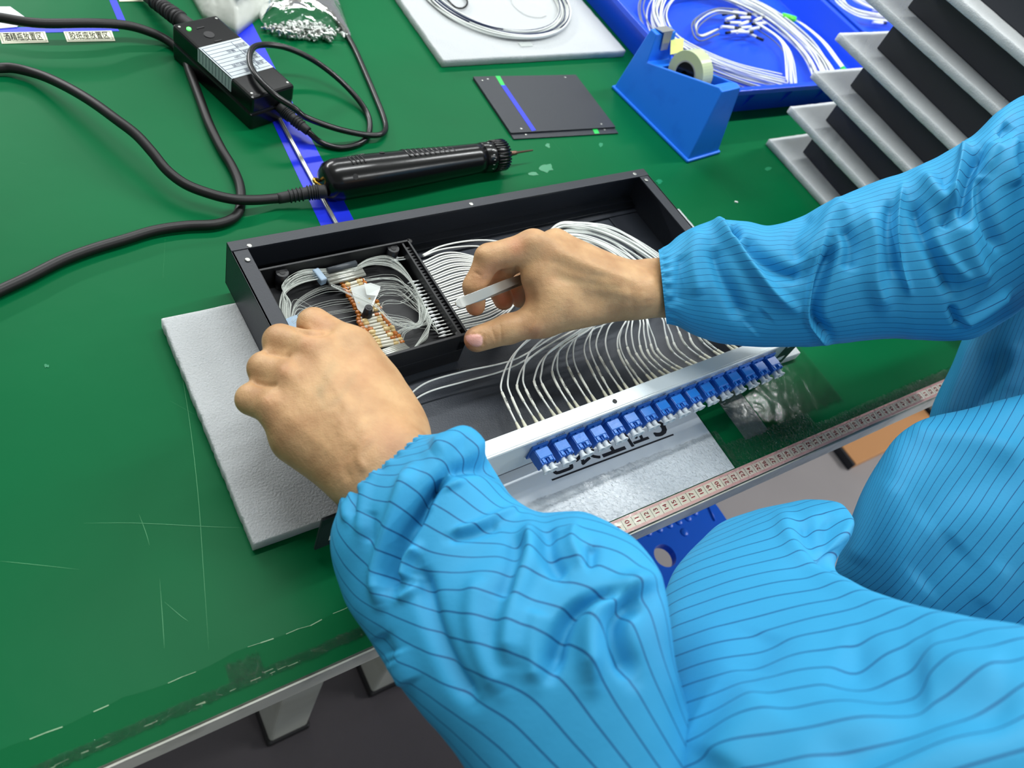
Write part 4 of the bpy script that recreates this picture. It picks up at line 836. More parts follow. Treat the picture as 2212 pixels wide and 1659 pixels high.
o = mb.build('bare_fibre', M['fibre']); o['kind'] = 'stuff'; tag(o, 'tangle of hair thin clear fibres looped inside the black splice tray', 'fibre')

# ------------------------------------------------------------------ white pigtails from the adapters to the tray
pat = {0: [(1120, 930), (1097, 870), (1088, 830), (1115, 768), (1190, 715)], 2: [(1198, 902), (1163, 845), (1157, 816), (1175, 775), (1243, 727)], 5: [(1315, 857), (1281, 807), (1262, 759), (1274, 721), (1303, 705)],
       7: [(1382, 832), (1344, 784), (1331, 743), (1341, 708), (1356, 689)], 10: [(1455, 803), (1423, 775), (1407, 737), (1400, 705), (1400, 675)], 15: [(1610, 765), (1580, 725), (1560, 700), (1540, 672), (1520, 648)]}
keys = sorted(pat); rel = {}
for k in keys:
    P = np.array([W(x, y, 0.030) for x, y in pat[k]]); rel[k] = P - bp_(U1 + DU * k, BD_, 0)
ordn = ['first', 'second', 'third', 'fourth', 'fifth', 'sixth', 'seventh', 'eighth', 'ninth', 'tenth', 'eleventh', 'twelfth', 'thirteenth', 'fourteenth', 'fifteenth', 'sixteenth']
rp = np.random.RandomState(15)
for i in range(16):
    k0 = max(k for k in keys if k <= i); k1 = min(k for k in keys if k >= i); f = 0 if k0 == k1 else (i - k0) / (k1 - k0)
    R_ = rel[k0] * (1 - f) + rel[k1] * f; st_ = bp_(U1 + DU * i, BD_, 0)
    for s in (0, 1):
        off = (s - 0.5) * 0.0056; a = bp_(U1 + DU * i + off, BD_ - 0.009, 0.026)
        jit = rp.normal(0, 0.0025, 3) * np.array([1, 1, 0]); jz = rp.uniform(0, 0.010)
        mids = [st_ + r + np.array([off * (1.0 if n_ < 3 else 0.4), 0, 0.003 + jz * 0.5 * min(1, n_ / 3)]) + jit * (n_ / 4) for n_, r in enumerate(R_)][1:]
        q = i / 15; rj = rp.uniform(-1, 1)
        conn = [W(1310 + 6 * i, 668 - 3 * rj, 0.032 + jz)] if i < 8 else []
        g_ = min(1.0, max(0.0, 0.15 + 0.75 * q + 0.22 * rj)); ot = [(1192, 490), (1255, 478), (1335, 494), (1425, 545), (1490, 598)]; it = [(1186, 540), (1235, 528), (1285, 545), (1335, 585), (1375, 640)]
        back = [W(o_[0] * g_ + i_[0] * (1 - g_) + rp.normal(0, 2), o_[1] * g_ + i_[1] * (1 - g_) + rp.normal(0, 2), 0.033 + jz) for o_, i_ in list(zip(ot, it))[::-1]] + [W(1128, 580 + 50 * q, 0.034)]
        e0 = bp_(tu1 + 0.001, 0.047 + 0.078 * (q * 0.93 + 0.035 * s), tz1 - 0.006); pe = PJ(e0); e1 = W(pe[0] + 75, pe[1] - 22, 0.040)
        full = crom([a] + mids + conn + back + [e1, e0], 12); arc = np.concatenate([[0], np.cumsum(np.linalg.norm(np.diff(full, axis=0), axis=1))])
        def seg_(l0, l1, n_): return np.stack([np.interp(np.linspace(l0, l1, n_), arc, full[:, c_]) for c_ in range(3)], 1)
        l0 = 0.0175 + (0.004 + (0.008 if s == 0 else 0.0) + rp.uniform(0, .004)); l1 = l0 + 0.016
        lab = 'white pigtail cable behind the %s adapter from the left, %s of its pair' % (ordn[i], 'right' if s else 'left')
        t = thing('fibre_pigtail', lab, 'cable', tuple(a), 0, 'white pigtails behind the silver panel')
        MB().tube(full[np.searchsorted(arc, l1) :], 0.00074, 7).build('cable', M['cable'], t)
        MB().tube(seg_(0, 0.0175, 8), [0.0029, 0.0029, 0.0028, 0.0024, 0.0018, 0.0014, 0.0012, 0.0010], 10).build('boot', M['boot'], t)
        MB().tube(seg_(0.0165, l0 + 0.001, 4), 0.0008, 8).build('strain_tube', M['cable'], t)
        sp_ = seg_(l0, l1 + 0.001, 6); sl = MB().tube(sp_, 0.00110, 10).build('label_sleeve', M['sleeve_lbl'], t)
        if (i + s) % 2 == 0:
            m2 = MB(); bd_ = sp_[4] - sp_[1]; bd_ /= np.linalg.norm(bd_); nrm = np.cross([0, 0, 1.0], bd_); nrm /= np.linalg.norm(nrm); tn_ = np.cross(bd_, nrm)
            add_text(m2, '1310-%d' % ((i * 3 + s) % 9 + 1), 0.0021, (sp_[1] + sp_[4]) / 2 + tn_ * 0.0012, -bd_, -nrm, 0.0001, bold=0.00008)
            m2.build('print', M['ink'], sl)
def loose(pts, z, lab):
    t = MB().tube([W(x, y, zz) for (x, y), zz in zip(pts, z)], 0.00074, 8, res=10).build('fibre_pigtail', M['cable']); tag(t, lab, 'cable')
loose([(862, 880), (885, 853), (925, 825), (1000, 803), (1080, 786), (1130, 768), (1200, 725), (1290, 680)], [.016, .020, .024, .024, .024, .028, .034, .036], 'loose white cable running from left hand to right thumb, rear of two')
loose([(868, 895), (890, 868), (930, 845), (1000, 825), (1080, 803), (1140, 775), (1220, 725), (1310, 680)], [.016, .020, .024, .024, .024, .028, .034, .036], 'loose white cable running from left hand to right thumb, front of two')
loose([(913, 551), (950, 533), (1000, 522), (1050, 519), (1110, 525), (1160, 520)], [.046, .042, .040, .040, .038, .036], 'white cable curving from the tray corner to the right hand, rear of two')
loose([(915, 553), (945, 541), (985, 534), (1030, 532), (1080, 540), (1140, 540)], [.046, .042, .038, .036, .036, .036], 'white cable curving from the tray corner to the right hand, front of two')
# ------------------------------------------------------------------ the worker
def surface_nets(F, org, h):
    s = F < 0; nx, ny, nz = F.shape
    acc = np.zeros((nx - 1, ny - 1, nz - 1, 3), np.float32); cnt = np.zeros((nx - 1, ny - 1, nz - 1), np.float32)
    for ax in range(3):
        a = [slice(None)] * 3; b = [slice(None)] * 3; a[ax] = slice(0, -1); b[ax] = slice(1, None); a, b = tuple(a), tuple(b)
        cr = s[a] != s[b]; idx = np.argwhere(cr); fa, fb = F[a][cr], F[b][cr]; t = fa / (fa - fb)
        P = idx.astype(np.float32); P[:, ax] += t
        o1, o2 = [k for k in range(3) if k != ax]
        for d1 in (0, 1):
            for d2 in (0, 1):
                c = idx.copy(); c[:, o1] -= d1; c[:, o2] -= d2
                ok = (c >= 0).all(1) & (c[:, 0] < nx - 1) & (c[:, 1] < ny - 1) & (c[:, 2] < nz - 1); q = c[ok]
                np.add.at(acc, (q[:, 0], q[:, 1], q[:, 2]), P[ok]); np.add.at(cnt, (q[:, 0], q[:, 1], q[:, 2]), 1)
    m = cnt > 0; vid = -np.ones(m.shape, np.int64); vid[m] = np.arange(m.sum()); V = acc[m] / cnt[m][:, None]
    faces = []
    for ax in range(3):
        a = [slice(None)] * 3; b = [slice(None)] * 3; a[ax] = slice(0, -1); b[ax] = slice(1, None)
        sa, sb_ = s[tuple(a)], s[tuple(b)]; idx = np.argwhere(sa != sb_); o1, o2 = [(1, 2), (2, 0), (0, 1)][ax]
        ok = (idx[:, o1] > 0) & (idx[:, o2] > 0) & (idx[:, o1] < F.shape[o1] - 1) & (idx[:, o2] < F.shape[o2] - 1); idx = idx[ok]
        e1 = np.zeros(3, int); e1[o1] = 1; e2 = np.zeros(3, int); e2[o2] = 1
        g = lambda I: vid[I[:, 0], I[:, 1], I[:, 2]]
        q = np.stack([g(idx - e1 - e2), g(idx - e2), g(idx), g(idx - e1)], 1); flip = ~sa[idx[:, 0], idx[:, 1], idx[:, 2]]
        q[flip] = q[flip][:, ::-1]; faces.append(q)
    return V * h + org, np.concatenate(faces)
def smin(a, b, k):
    hh = np.clip(0.5 + 0.5 * (b - a) / k, 0, 1); return b * (1 - hh) + a * hh - k * hh * (1 - hh)
def sdf_mesh(groups, h, pad=0.012):
    # groups: list of (k_join, [ (a, b, ra, rb, k) ... ])
    allp = [p for g in groups for c in g[1] for p in (c[0] - c[2], c[0] + c[2], c[1] - c[3], c[1] + c[3])]
    lo = np.min(allp, 0) - pad; hi = np.max(allp, 0) + pad; n = np.ceil((hi - lo) / h).astype(int)
    F = np.full(n, 1.0, np.float32)
    ax = [lo[i] + h * np.arange(n[i]) for i in range(3)]
    for kj, prims in groups:
        G = np.full(n, 1.0, np.float32)
        for a, b, ra, rb, k in prims:
            m = max(ra, rb) + 0.022; l = np.minimum(a, b) - m; u = np.maximum(a, b) + m
            i0 = np.clip(((l - lo) / h).astype(int), 0, n - 1); i1 = np.clip(((u - lo) / h).astype(int) + 1, 1, n); sl = tuple(slice(i0[i], i1[i]) for i in range(3))
            X, Y, Zz = np.meshgrid(ax[0][sl[0]], ax[1][sl[1]], ax[2][sl[2]], indexing='ij'); P = np.stack([X, Y, Zz], -1)
            ba = b - a; t = np.clip(((P - a) @ ba) / (ba @ ba + 1e-12), 0, 1); D = np.linalg.norm(P - a - t[..., None] * ba, axis=-1) - (ra + (rb - ra) * t)
            G[sl] = smin(G[sl], D.astype(np.float32), k)
        F = smin(F, G, kj)
    return surface_nets(F, lo, h)
def vnormals(V, Q):
    n = np.cross(V[Q[:, 2]] - V[Q[:, 0]], V[Q[:, 3]] - V[Q[:, 1]]); N = np.zeros_like(V)
    for k in range(4): np.add.at(N, Q[:, k], n)
    return N / (np.linalg.norm(N, axis=1)[:, None] + 1e-12)
def pdist(P2, poly):
    poly = np.asarray(poly, float); d = np.full(len(P2), 1e9); tt = np.zeros(len(P2)); m = len(poly) - 1
    if m == 0: return np.linalg.norm(P2 - poly[0], axis=1), tt
    for i in range(m):
        a, b = poly[i], poly[i + 1]; ab = b - a; t = np.clip(((P2 - a) @ ab) / (ab @ ab + 1e-9), 0, 1); q = np.linalg.norm(P2 - a - t[:, None] * ab, axis=1)
        k = q < d; d[k] = q[k]; tt[k] = (i + t[k]) / m
    return d, tt
def sculpt(V, Q, strokes, front=True, smooth=2):
    """raise or lower folds and creases measured on the photograph, along the surface normal"""
    N = vnormals(V, Q); P2 = PJ(V); view = CAM - V; view /= np.linalg.norm(view, axis=1)[:, None]; fc = np.clip((N * view).sum(1) * 2.5 + 0.2, 0, 1) if front else 1.0
    D = np.zeros(len(V))
    for poly, w, amp in strokes:
        poly = crom(np.array(poly, float), 4) if len(poly) > 2 else poly
        d, t = pdist(P2, poly); taper_ = np.clip(np.minimum(t, 1 - t) * 6 + 0.25, 0, 1) if len(poly) > 1 else 1.0
        D += amp * np.exp(-(d / w) ** 2) * taper_
    return V + N * (D * fc)[:, None]
def relax(V, Q, it, f=0.5):
    E = np.concatenate([Q[:, [0, 1]], Q[:, [1, 2]], Q[:, [2, 3]], Q[:, [3, 0]]]); E = np.concatenate([E, E[:, ::-1]])
    for _ in range(it):
        S = np.zeros_like(V); c = np.zeros(len(V)); np.add.at(S, E[:, 0], V[E[:, 1]]); np.add.at(c, E[:, 0], 1); V = V + f * (S / c[:, None] - V)
    return V
def C(p, q, ra, rb, k=0.006): return (W(*p), W(*q), ra * 1e-3, rb * 1e-3, k)

# left hand: back of the hand up, fingers curled over the enclosure's left wall
LH = [
 (0.010, [C((797, 1030, .094), (1010, 1250, .105), 20, 27, .01), C((848, 985, .097), (1040, 1190, .11), 21, 27, .012),
  C((848, 975, .098), (757, 752, .098), 16, 12.5, .012), C((835, 985, .102), (683, 762, .101), 16, 12.0, .012), C((812, 1000, .100), (637, 822, .097), 16, 11.5, .012),
  C((795, 1025, .095), (604, 884, .091), 16, 11.0, .012), C((768, 1035, .086), (642, 946, .080), 15, 16.5, .014), C((700, 830, .085), (800, 950, .085), 17, 18, .014),
  C((735, 800, .086), (805, 880, .086), 15, 17, .014), C((775, 770, .086), (852, 905, .088), 14, 15, .014), C((862, 930, .088), (815, 830, .078), 15, 14, .012), C((860, 960, .085), (840, 900, .070), 18, 16, .014)]),
 (0.0075, [C((757, 752, .097), (678, 700, .085), 12.6, 11.2, .007), C((678, 700, .085), (678, 718, .064), 9.5, 8.5, .004), C((678, 718, .064), (700, 735, .050), 8.2, 7.4, .004)]),
 (0.0075, [C((683, 762, .099), (606, 738, .087), 13.0, 11.6, .007), C((606, 738, .087), (622, 752, .070), 9.6, 8.6, .004), C((622, 752, .070), (640, 765, .067), 8.4, 7.4, .004)]),
 (0.0065, [C((637, 822, .095), (572, 796, .084), 12.6, 11.0, .007), C((572, 796, .084), (590, 808, .068), 9.0, 8.2, .004), C((590, 808, .068), (610, 822, .065), 8.0, 7.2, .004)]),
 (0.0065, [C((604, 882, .089), (544, 862, .079), 11.8, 10.2, .007), C((544, 862, .079), (560, 872, .064), 8.2, 7.4, .004), C((560, 872, .064), (580, 884, .060), 7.2, 6.4, .004)]),
 (0.008, [C((825, 840, .078), (770, 800, .066), 12.5, 10.5, .008), C((770, 800, .066), (722, 758, .056), 10, 8.8, .004)]),
]
# right hand: holds the tweezers over the tray wall
RH = [
 (0.010, [C((1405, 602, .098), (1660, 580, .118), 16, 22, .01), C((1416, 640, .098), (1660, 640, .115), 17, 21, .012),
  C((1370, 640, .103), (1152, 535, .112), 15, 13, .012), C((1388, 622, .103), (1200, 529, .107), 14, 12, .012), C((1400, 612, .098), (1240, 552, .095), 12, 10, .012), C((1400, 625, .09), (1275, 580, .080), 13, 10, .012),
  C((1370, 645, .094), (1172, 690, .080), 15, 13.0, .012), C((1160, 600, .100), (1182, 655, .088), 12.5, 13, .014), C((1250, 600, .098), (1205, 640, .092), 15, 15, .014), C((1320, 630, .085), (1230, 620, .080), 16, 14, .014)]),
 (0.006, [C((1152, 535, .112), (1056, 556, .104), 12.6, 10.2, .005), C((1056, 556, .104), (1026, 618, .086), 9.6, 8.8, .004), C((1026, 618, .086), (1027, 661, .070), 8.7, 7.6, .004)]),
 (0.005, [C((1200, 530, .106), (1100, 566, .094), 11.5, 9.8, .005), C((1100, 566, .094), (1070, 610, .074), 9.2, 8.8, .004), C((1070, 610, .074), (1088, 648, .064), 8.8, 8.2, .004)]),
 (0.005, [C((1240, 552, .094), (1150, 590, .078), 10, 9.0, .005), C((1150, 590, .078), (1112, 622, .062), 8.6, 8, .004), C((1112, 622, .062), (1124, 646, .056), 8, 7.4, .004)]),
 (0.005, [C((1275, 580, .080), (1200, 612, .068), 9, 8, .005), C((1200, 612, .068), (1162, 640, .056), 7.6, 7, .004), C((1162, 640, .056), (1178, 655, .052), 7, 6.4, .004)]),
 (0.008, [C((1172, 690, .080), (1098, 711, .071), 12.4, 11.0, .008), C((1098, 711, .071), (1030, 733, .0635), 11.2, 9.8, .004)]),
]
LV, LQ = sdf_mesh(LH, 0.0011); LV = relax(LV, LQ, 2)
Lst = [([(622, 697), (645, 712), (672, 722), (700, 720), (718, 712)], 5, -.0022), ([(568, 758), (592, 763), (612, 768), (628, 766)], 4, -.0022), ([(545, 824), (560, 829), (580, 832), (598, 830)], 4, -.0020),
       ([(658, 745)], 22, .0013), ([(614, 804)], 18, .0013), ([(574, 868)], 17, .0010), ([(745, 722)], 26, .0008),
       ([(690, 790), (740, 860), (790, 940)], 15, .0006), ([(645, 830), (700, 890), (770, 970)], 14, .0005), ([(612, 890), (670, 940), (740, 1000)], 13, .0004),
       ([(668, 800), (720, 880), (770, 950)], 16, .0003), ([(632, 850), (690, 915), (740, 970)], 16, .0003), ([(720, 770), (770, 850), (810, 930)], 18, -.0004),
       ([(700, 745), (716, 775)], 14, -.0006), ([(636, 776), (652, 796)], 10, -.0008), ([(596, 838), (612, 858)], 10, -.0007),
       ([(715, 905), (745, 870), (735, 930)], 12, .0008), ([(770, 960), (745, 1000), (755, 1040)], 10, -.0010), ([(800, 940), (775, 985), (790, 1020)], 10, .0012),
       ([(662, 700), (676, 712)], 5, .0004)]
LV = sculpt(LV, LQ, Lst); LV = relax(LV, LQ, 1)
RV, RQ = sdf_mesh(RH, 0.0011); RV = relax(RV, RQ, 2)
Rst = [([(1148, 518)], 22, .0022), ([(1036, 548)], 14, .0012), ([(1200, 505)], 14, .0014), ([(1210, 610), (1290, 625), (1380, 640)], 10, .0008), ([(1190, 590), (1240, 610), (1300, 615)], 14, -.0014),
       ([(1200, 540), (1290, 580), (1380, 610)], 10, .0008), ([(1180, 560), (1260, 590), (1330, 600)], 10, -.0008), ([(1135, 610), (1150, 650), (1140, 680)], 12, -.0012),
       ([(1148, 705), (1170, 718)], 16, .0012), ([(1062, 708), (1066, 720), (1072, 738)], 2.2, -.0007), ([(1080, 700), (1083, 720), (1084, 742)], 2.2, -.0006), ([(1040, 597), (1025, 588)], 3, -.0008), ([(1102, 590), (1090, 600)], 3, -.0010), ([(1115, 575), (1116, 605)], 5, -.0014),
       ([(1356, 590), (1365, 640), (1370, 680)], 10, -.0006), ([(1395, 600), (1400, 650)], 18, .0006),
       # thumb nail: rim groove and flat plate
       ([(1046, 722), (1043, 734), (1046, 748)], 2.4, -.0010), ([(1018, 722), (1040, 720)], 2.4, -.0008), ([(1018, 751), (1042, 752)], 2.4, -.0006)]
RV = sculpt(RV, RQ, Rst); RV = relax(RV, RQ, 1)

# ---- lofted cloth tubes: stations (left outline, right outline, distance, depth ratio)
def loft(st, na, nr, cap0=False, cap1=False):
    A = []
    for (lx, ly), (rx_, ry_), s, q in st:
        l, r = Wd(lx, ly, s), Wd(rx_, ry_, s); A.append(np.concatenate([l, r, [q]]))
    A = np.array(A); k = max(2, na // (len(st) - 1)); A = crom(A, k); n = len(A)
    th = np.arange(nr) * 2 * np.pi / nr; V = np.zeros((n, nr, 3))
    for i in range(n):
        l, r, q = A[i, :3], A[i, 3:6], A[i, 6]; c = (l + r) / 2; a = (r - l) / 2; ra = np.linalg.norm(a); ah = a / ra
        nv = CAM - c; nv -= ah * (nv @ ah); nv /= np.linalg.norm(nv)
        V[i] = c + np.cos(th)[:, None] * a * 0.985 + np.sin(th)[:, None] * nv * ra * q
    return V, th, A
def tube_mesh(V):
    n, m = V.shape[:2]; i = np.arange(n - 1)[:, None]; j = np.arange(m)[None]; Q = np.stack([i * m + j, i * m + (j + 1) % m, (i + 1) * m + (j + 1) % m, (i + 1) * m + j], -1).reshape(-1, 4)
    N = vnormals(V.reshape(-1, 3), Q); out_ = (V - V.mean(1, keepdims=True)).reshape(-1, 3)
    if (N * out_).sum() < 0: Q = Q[:, ::-1].copy()
    return V.reshape(-1, 3), Q
def cloth_obj(name, V, Q, stripe, m, parent, caps=None, shade=True):
    # orient outward
    me = bpy.data.meshes.new(name); F = Q.tolist()
    if caps:
        for c in caps: F.append(c)
    off = np.linalg.inv(WM[parent]); V2 = V @ off[:3, :3].T + off[:3, 3]
    me.from_pydata(V2.tolist(), [], F); me.polygons.foreach_set('use_smooth', [True] * len(F)); me.materials.append(m)
    if stripe is not None:
        at = me.attributes.new('stripe', 'FLOAT', 'POINT'); at.data.foreach_set('value', stripe.astype(np.float32).ravel())
    me.update(); o = bpy.data.objects.new(name, me); COL.objects.link(o); o.parent = parent; WM[o] = WM[parent]; return o
def wrinkle(V, Q, comps):
    N = vnormals(V, Q); D = np.zeros(len(V))
    for sc_, amp, seed in comps: D += amp * sn(V, sc_, seed)
    return V + N * D[:, None]

per = thing('person', 'worker in sky blue striped antistatic coat wiring the enclosure with both hands', 'person', (0.25, -0.2, -0.30))

# left sleeve
stL = [((745, 1078), (895, 944), .470, .85), ((735, 1098), (915, 938), .466, .85), ((720, 1145), (972, 932), .462, .8), ((720, 1200), (1018, 934), .456, .78), ((735, 1262), (1070, 1010), .448, .75), ((757, 1315), (1108, 1072), .440, .75),
       ((790, 1362), (1170, 1104), .432, .75), ((835, 1428), (1262, 1100), .422, .75), ((880, 1490), (1345, 1138), .410, .75), ((930, 1556), (1400, 1190), .396, .75), ((985, 1632), (1440, 1280), .382, .75), ((1060, 1740), (1470, 1450), .366, .8), ((1160, 1880), (1540, 1650), .350, .85), ((1300, 2100), (1720, 1900), .335, .9), ((1480, 2400), (1980, 2150), .33, .9)]
V, th, A = loft(stL, 330, 300); n, m_ = V.shape[:2]; T_ = np.linspace(0, 1, n)[:, None] * np.ones((1, m_)); TH = np.ones((n, 1)) * th[None]
V, Q = tube_mesh(V)
z5 = lambda P: [(700 + x / 2.765, 900 + y / 2.765) for x, y in P]
SL = [(z5([(760, 310), (640, 450), (540, 600), (440, 760), (400, 900), (385, 1020)]), 15, -.0105), (z5([(700, 380), (600, 530), (520, 660)]), 10, -.004),
      (z5([(540, 300), (470, 450), (400, 620), (350, 800), (320, 950), (340, 1120)]), 15, .0050), (z5([(760, 320), (900, 290), (1000, 300), (1090, 360)]), 15, -.0070), (z5([(640, 210), (760, 140), (850, 120), (960, 230)]), 20, .0045),
      (z5([(840, 380), (700, 440), (620, 560)]), 7, .0022), (z5([(560, 780), (500, 860), (480, 980)]), 12, .0050), (z5([(560, 900), (610, 1050), (660, 1250), (780, 1520), (900, 1700)]), 20, -.0050), (z5([(440, 1100), (540, 1020), (560, 940)]), 10, .002),
      (z5([(1220, 640), (1240, 800), (1180, 1000), (1130, 1250), (1110, 1500)]), 26, .0055), (z5([(1160, 700), (1120, 900), (1060, 1100)]), 22, -.0040), (z5([(1330, 640), (1330, 800), (1420, 950)]), 18, -.0048), (z5([(1500, 640), (1480, 760), (1560, 900)]), 16, .0030), (z5([(1600, 760), (1580, 900)]), 14, -.0030),
      (z5([(760, 690), (900, 650), (1080, 580), (1160, 560)]), 9, .0025), (z5([(740, 730), (900, 700), (1050, 640)]), 12, -.0022), (z5([(1800, 1040), (1620, 1090), (1480, 1170), (1400, 1330), (1350, 1540)]), 16, -.0075), (z5([(1290, 1150), (1250, 1350), (1260, 1600)]), 24, .003),
      (z5([(1960, 960), (1760, 1060), (1620, 1170), (1580, 1330), (1600, 1600)]), 24, .0065), (z5([(1880, 1080), (1760, 1180), (1760, 1350), (1850, 1560)]), 22, -.0065), (z5([(300, 250), (260, 400), (230, 560), (220, 720)]), 12, .0016), (z5([(170, 300), (130, 480), (150, 640)]), 8, .0016), (z5([(200, 420), (180, 600)]), 7, -.0018),
      (z5([(280, 560), (270, 760)]), 12, -.0016), (z5([(930, 960), (900, 1200), (960, 1450), (1060, 1650)]), 22, .0028), (z5([(420, 1400), (500, 1600)]), 24, .003), (z5([(330, 1300), (420, 1480)]), 18, -.0026)]
V = sculpt(V, Q, [(p_, w_, a_ * 1.25) for p_, w_, a_ in SL]); V = wrinkle(V, Q, [(60, .0012, 1), (150, .0005, 2)])
# gathered elastic cuff
Tf, THf = T_.ravel(), TH.ravel(); N = vnormals(V, Q); g = np.exp(-(Tf / 0.030) ** 2); gl = np.exp(-((Tf - 0.02) / 0.045) ** 2)
V = V + N * ((0.0005 * np.sin(THf * 64 + 2 * np.sin(THf * 3)) * np.exp(-(Tf / 0.028) ** 4)) + 0.0011 * np.sin(THf * 21 + 1.5 * np.sin(THf * 2) + 9 * Tf) * np.exp(-((Tf - 0.045) / 0.032) ** 2))[:, None]
ends = [tuple(range((n - 1) * m_, n * m_))]
VLs, QLs = V, Q
strL = (THf / (2 * np.pi)) * 28 + Tf * 11 + 0.6 * sn(V, 18, 5)
# ---- torso pieces of the coat
def ds_shell(name, st, na, nr, strokes, wr, stripe, caps=True):
    V, th, A = loft(st, na, nr); n, m = V.shape[:2]; Tt = (np.linspace(0, 1, n)[:, None] * np.ones((1, m))).ravel(); Th = (np.ones((n, 1)) * th[None]).ravel(); V, Q = tube_mesh(V)
    V = sculpt(V, Q, strokes); V = relax(V, Q, 6); V = wrinkle(V, Q, wr)
    cp = [tuple(range(m))[::-1], tuple(range((n - 1) * m, n * m))] if caps else None
    return V, Q, stripe(V, Tt, Th), cp
z7 = lambda P: [(1300 + x / 2.185, 900 + y / 2.185) for x, y in P]
stA = [((1640, 1100), (1680, 1092), .585, .6), ((1560, 1132), (1745, 1078), .570, .7), ((1500, 1185), (1815, 1090), .545, .75), ((1455, 1240), (1835, 1150), .515, .8), ((1425, 1310), (1800, 1225), .480, .85), ((1405, 1400), (1850, 1272), .445, .9), ((1398, 1500), (1950, 1314), .415, .95),
       ((1405, 1620), (2070, 1348), .385, 1.0), ((1440, 1780), (2212, 1372), .355, 1.0), ((1520, 2000), (2420, 1420), .335, 1.0), ((1650, 2300), (2700, 1560), .33, 1.0)]
AS = [(z7([(940, 480), (960, 560), (1010, 640), (1100, 740)]), 24, -.007), (z7([(1080, 450), (1060, 560), (1110, 700)]), 22, -.005), (z7([(1190, 400), (1180, 480), (1120, 590)]), 12, .004), (z7([(840, 430), (900, 560), (960, 660), (1060, 760), (1220, 850), (1420, 920), (1650, 980), (1990, 1040)]), 20, .005),
      (z7([(1500, 1180), (1300, 1200), (1100, 1100)]), 55, -.008), (z7([(1993, 1340), (1600, 1330), (1300, 1480), (1000, 1650)]), 60, -.007), (z7([(1900, 1200), (1500, 1080)]), 40, .004), (z7([(800, 1300), (650, 1500), (560, 1659)]), 60, .006), (z7([(260, 920), (210, 1100), (230, 1350), (290, 1650)]), 24, -.006), (z7([(700, 1200), (760, 1000)]), 50, -.003)]
VA, QA, sA, cA_ = ds_shell('front', stA, 260, 260, AS, [(30, .0022, 11), (90, .0006, 12)], lambda V, T, H: T * 25 + 1.1 * np.sin(H) + 0.35 * sn(V, 12, 3) + (1.4 - 4.2 * T) * np.cos(H))
stB = [((2520, 760), (2640, 1500), .60, .7), ((2330, 810), (2420, 1480), .60, .7), ((2190, 850), (2260, 1450), .60, .7), ((2085, 880), (2130, 1420), .60, .7), ((2000, 900), (2020, 1390), .60, .7), ((1938, 938), (1935, 1360), .60, .7), ((1895, 1000), (1870, 1320), .605, .65), ((1862, 1060), (1825, 1280), .61, .6), ((1832, 1130), (1800, 1240), .62, .5)]
BS = [(z7([(1450, 60), (1600, 90), (1800, 110), (1993, 180)]), 26, .005), (z7([(1993, 300), (1700, 330), (1500, 500)]), 50, -.004), (z7([(1400, 300), (1300, 500), (1200, 700)]), 30, .003), (z7([(1700, 600), (1500, 800)]), 40, -.005), (z7([(1900, 700), (1800, 900)]), 30, .003)]
VB, QB, sB, cB_ = ds_shell('chest', stB, 200, 220, BS, [(34, .0016, 21), (90, .0005, 22)], lambda V, T, H: T * 30 - 8.5 * np.cos(H) + 0.3 * sn(V, 14, 4))
stC = [((2155, 600), (2560, 600), .75, .5), ((2120, 660), (2560, 650), .745, .5), ((2085, 730), (2560, 720), .74, .5), ((2060, 790), (2560, 790), .735, .5), ((2032, 850), (2560, 860), .73, .5), ((2016, 900), (2560, 940), .725, .5), ((2000, 1000), (2560, 1040), .72, .5), ((1990, 1100), (2520, 1150), .70, .5), ((1990, 1250), (2500, 1300), .68, .5)]
CS = [([(2150, 760), (2130, 860), (2110, 950)], 16, -.004), ([(2190, 740), (2180, 850)], 16, .003), ([(2095, 740), (2070, 830), (2050, 900)], 10, .002)]
VC, QC, sC, cC_ = ds_shell('side', stC, 120, 200, CS, [(30, .0014, 31)], lambda V, T, H: H / (2 * np.pi) * 130 + 0.3 * sn(V, 12, 3))

# right sleeve
stR = [((1423, 541), (1440, 702), .640, 1.0), ((1440, 532), (1457, 704), .640, .95), ((1478, 502), (1500, 727), .645, .8), ((1540, 474), (1562, 745), .648, .75), ((1606, 476), (1630, 753), .648, .72), ((1662, 486), (1690, 753), .645, .72), ((1730, 466), (1752, 751), .642, .72), ((1815, 422), (1828, 742), .640, .72), ((1890, 390), (1905, 734), .640, .74), ((1960, 368), (1990, 737), .638, .76), ((2040, 330), (2065, 740), .638, .8),
       ((2105, 290), (2110, 730), .640, .82), ((2160, 240), (2180, 690), .645, .85), ((2212, 205), (2270, 640), .652, .85), ((2300, 190), (2380, 660), .62, .85), ((2450, 240), (2560, 760), .57, .85)]
V2, th, A = loft(stR, 360, 300); n2, m2_ = V2.shape[:2]; T2 = (np.linspace(0, 1, n2)[:, None] * np.ones((1, m2_))).ravel(); H2 = (np.ones((n2, 1)) * th[None]).ravel(); V2, Q2 = tube_mesh(V2)
z6 = lambda P: [(1400 + x / 2.724, 200 + y / 2.724) for x, y in P]
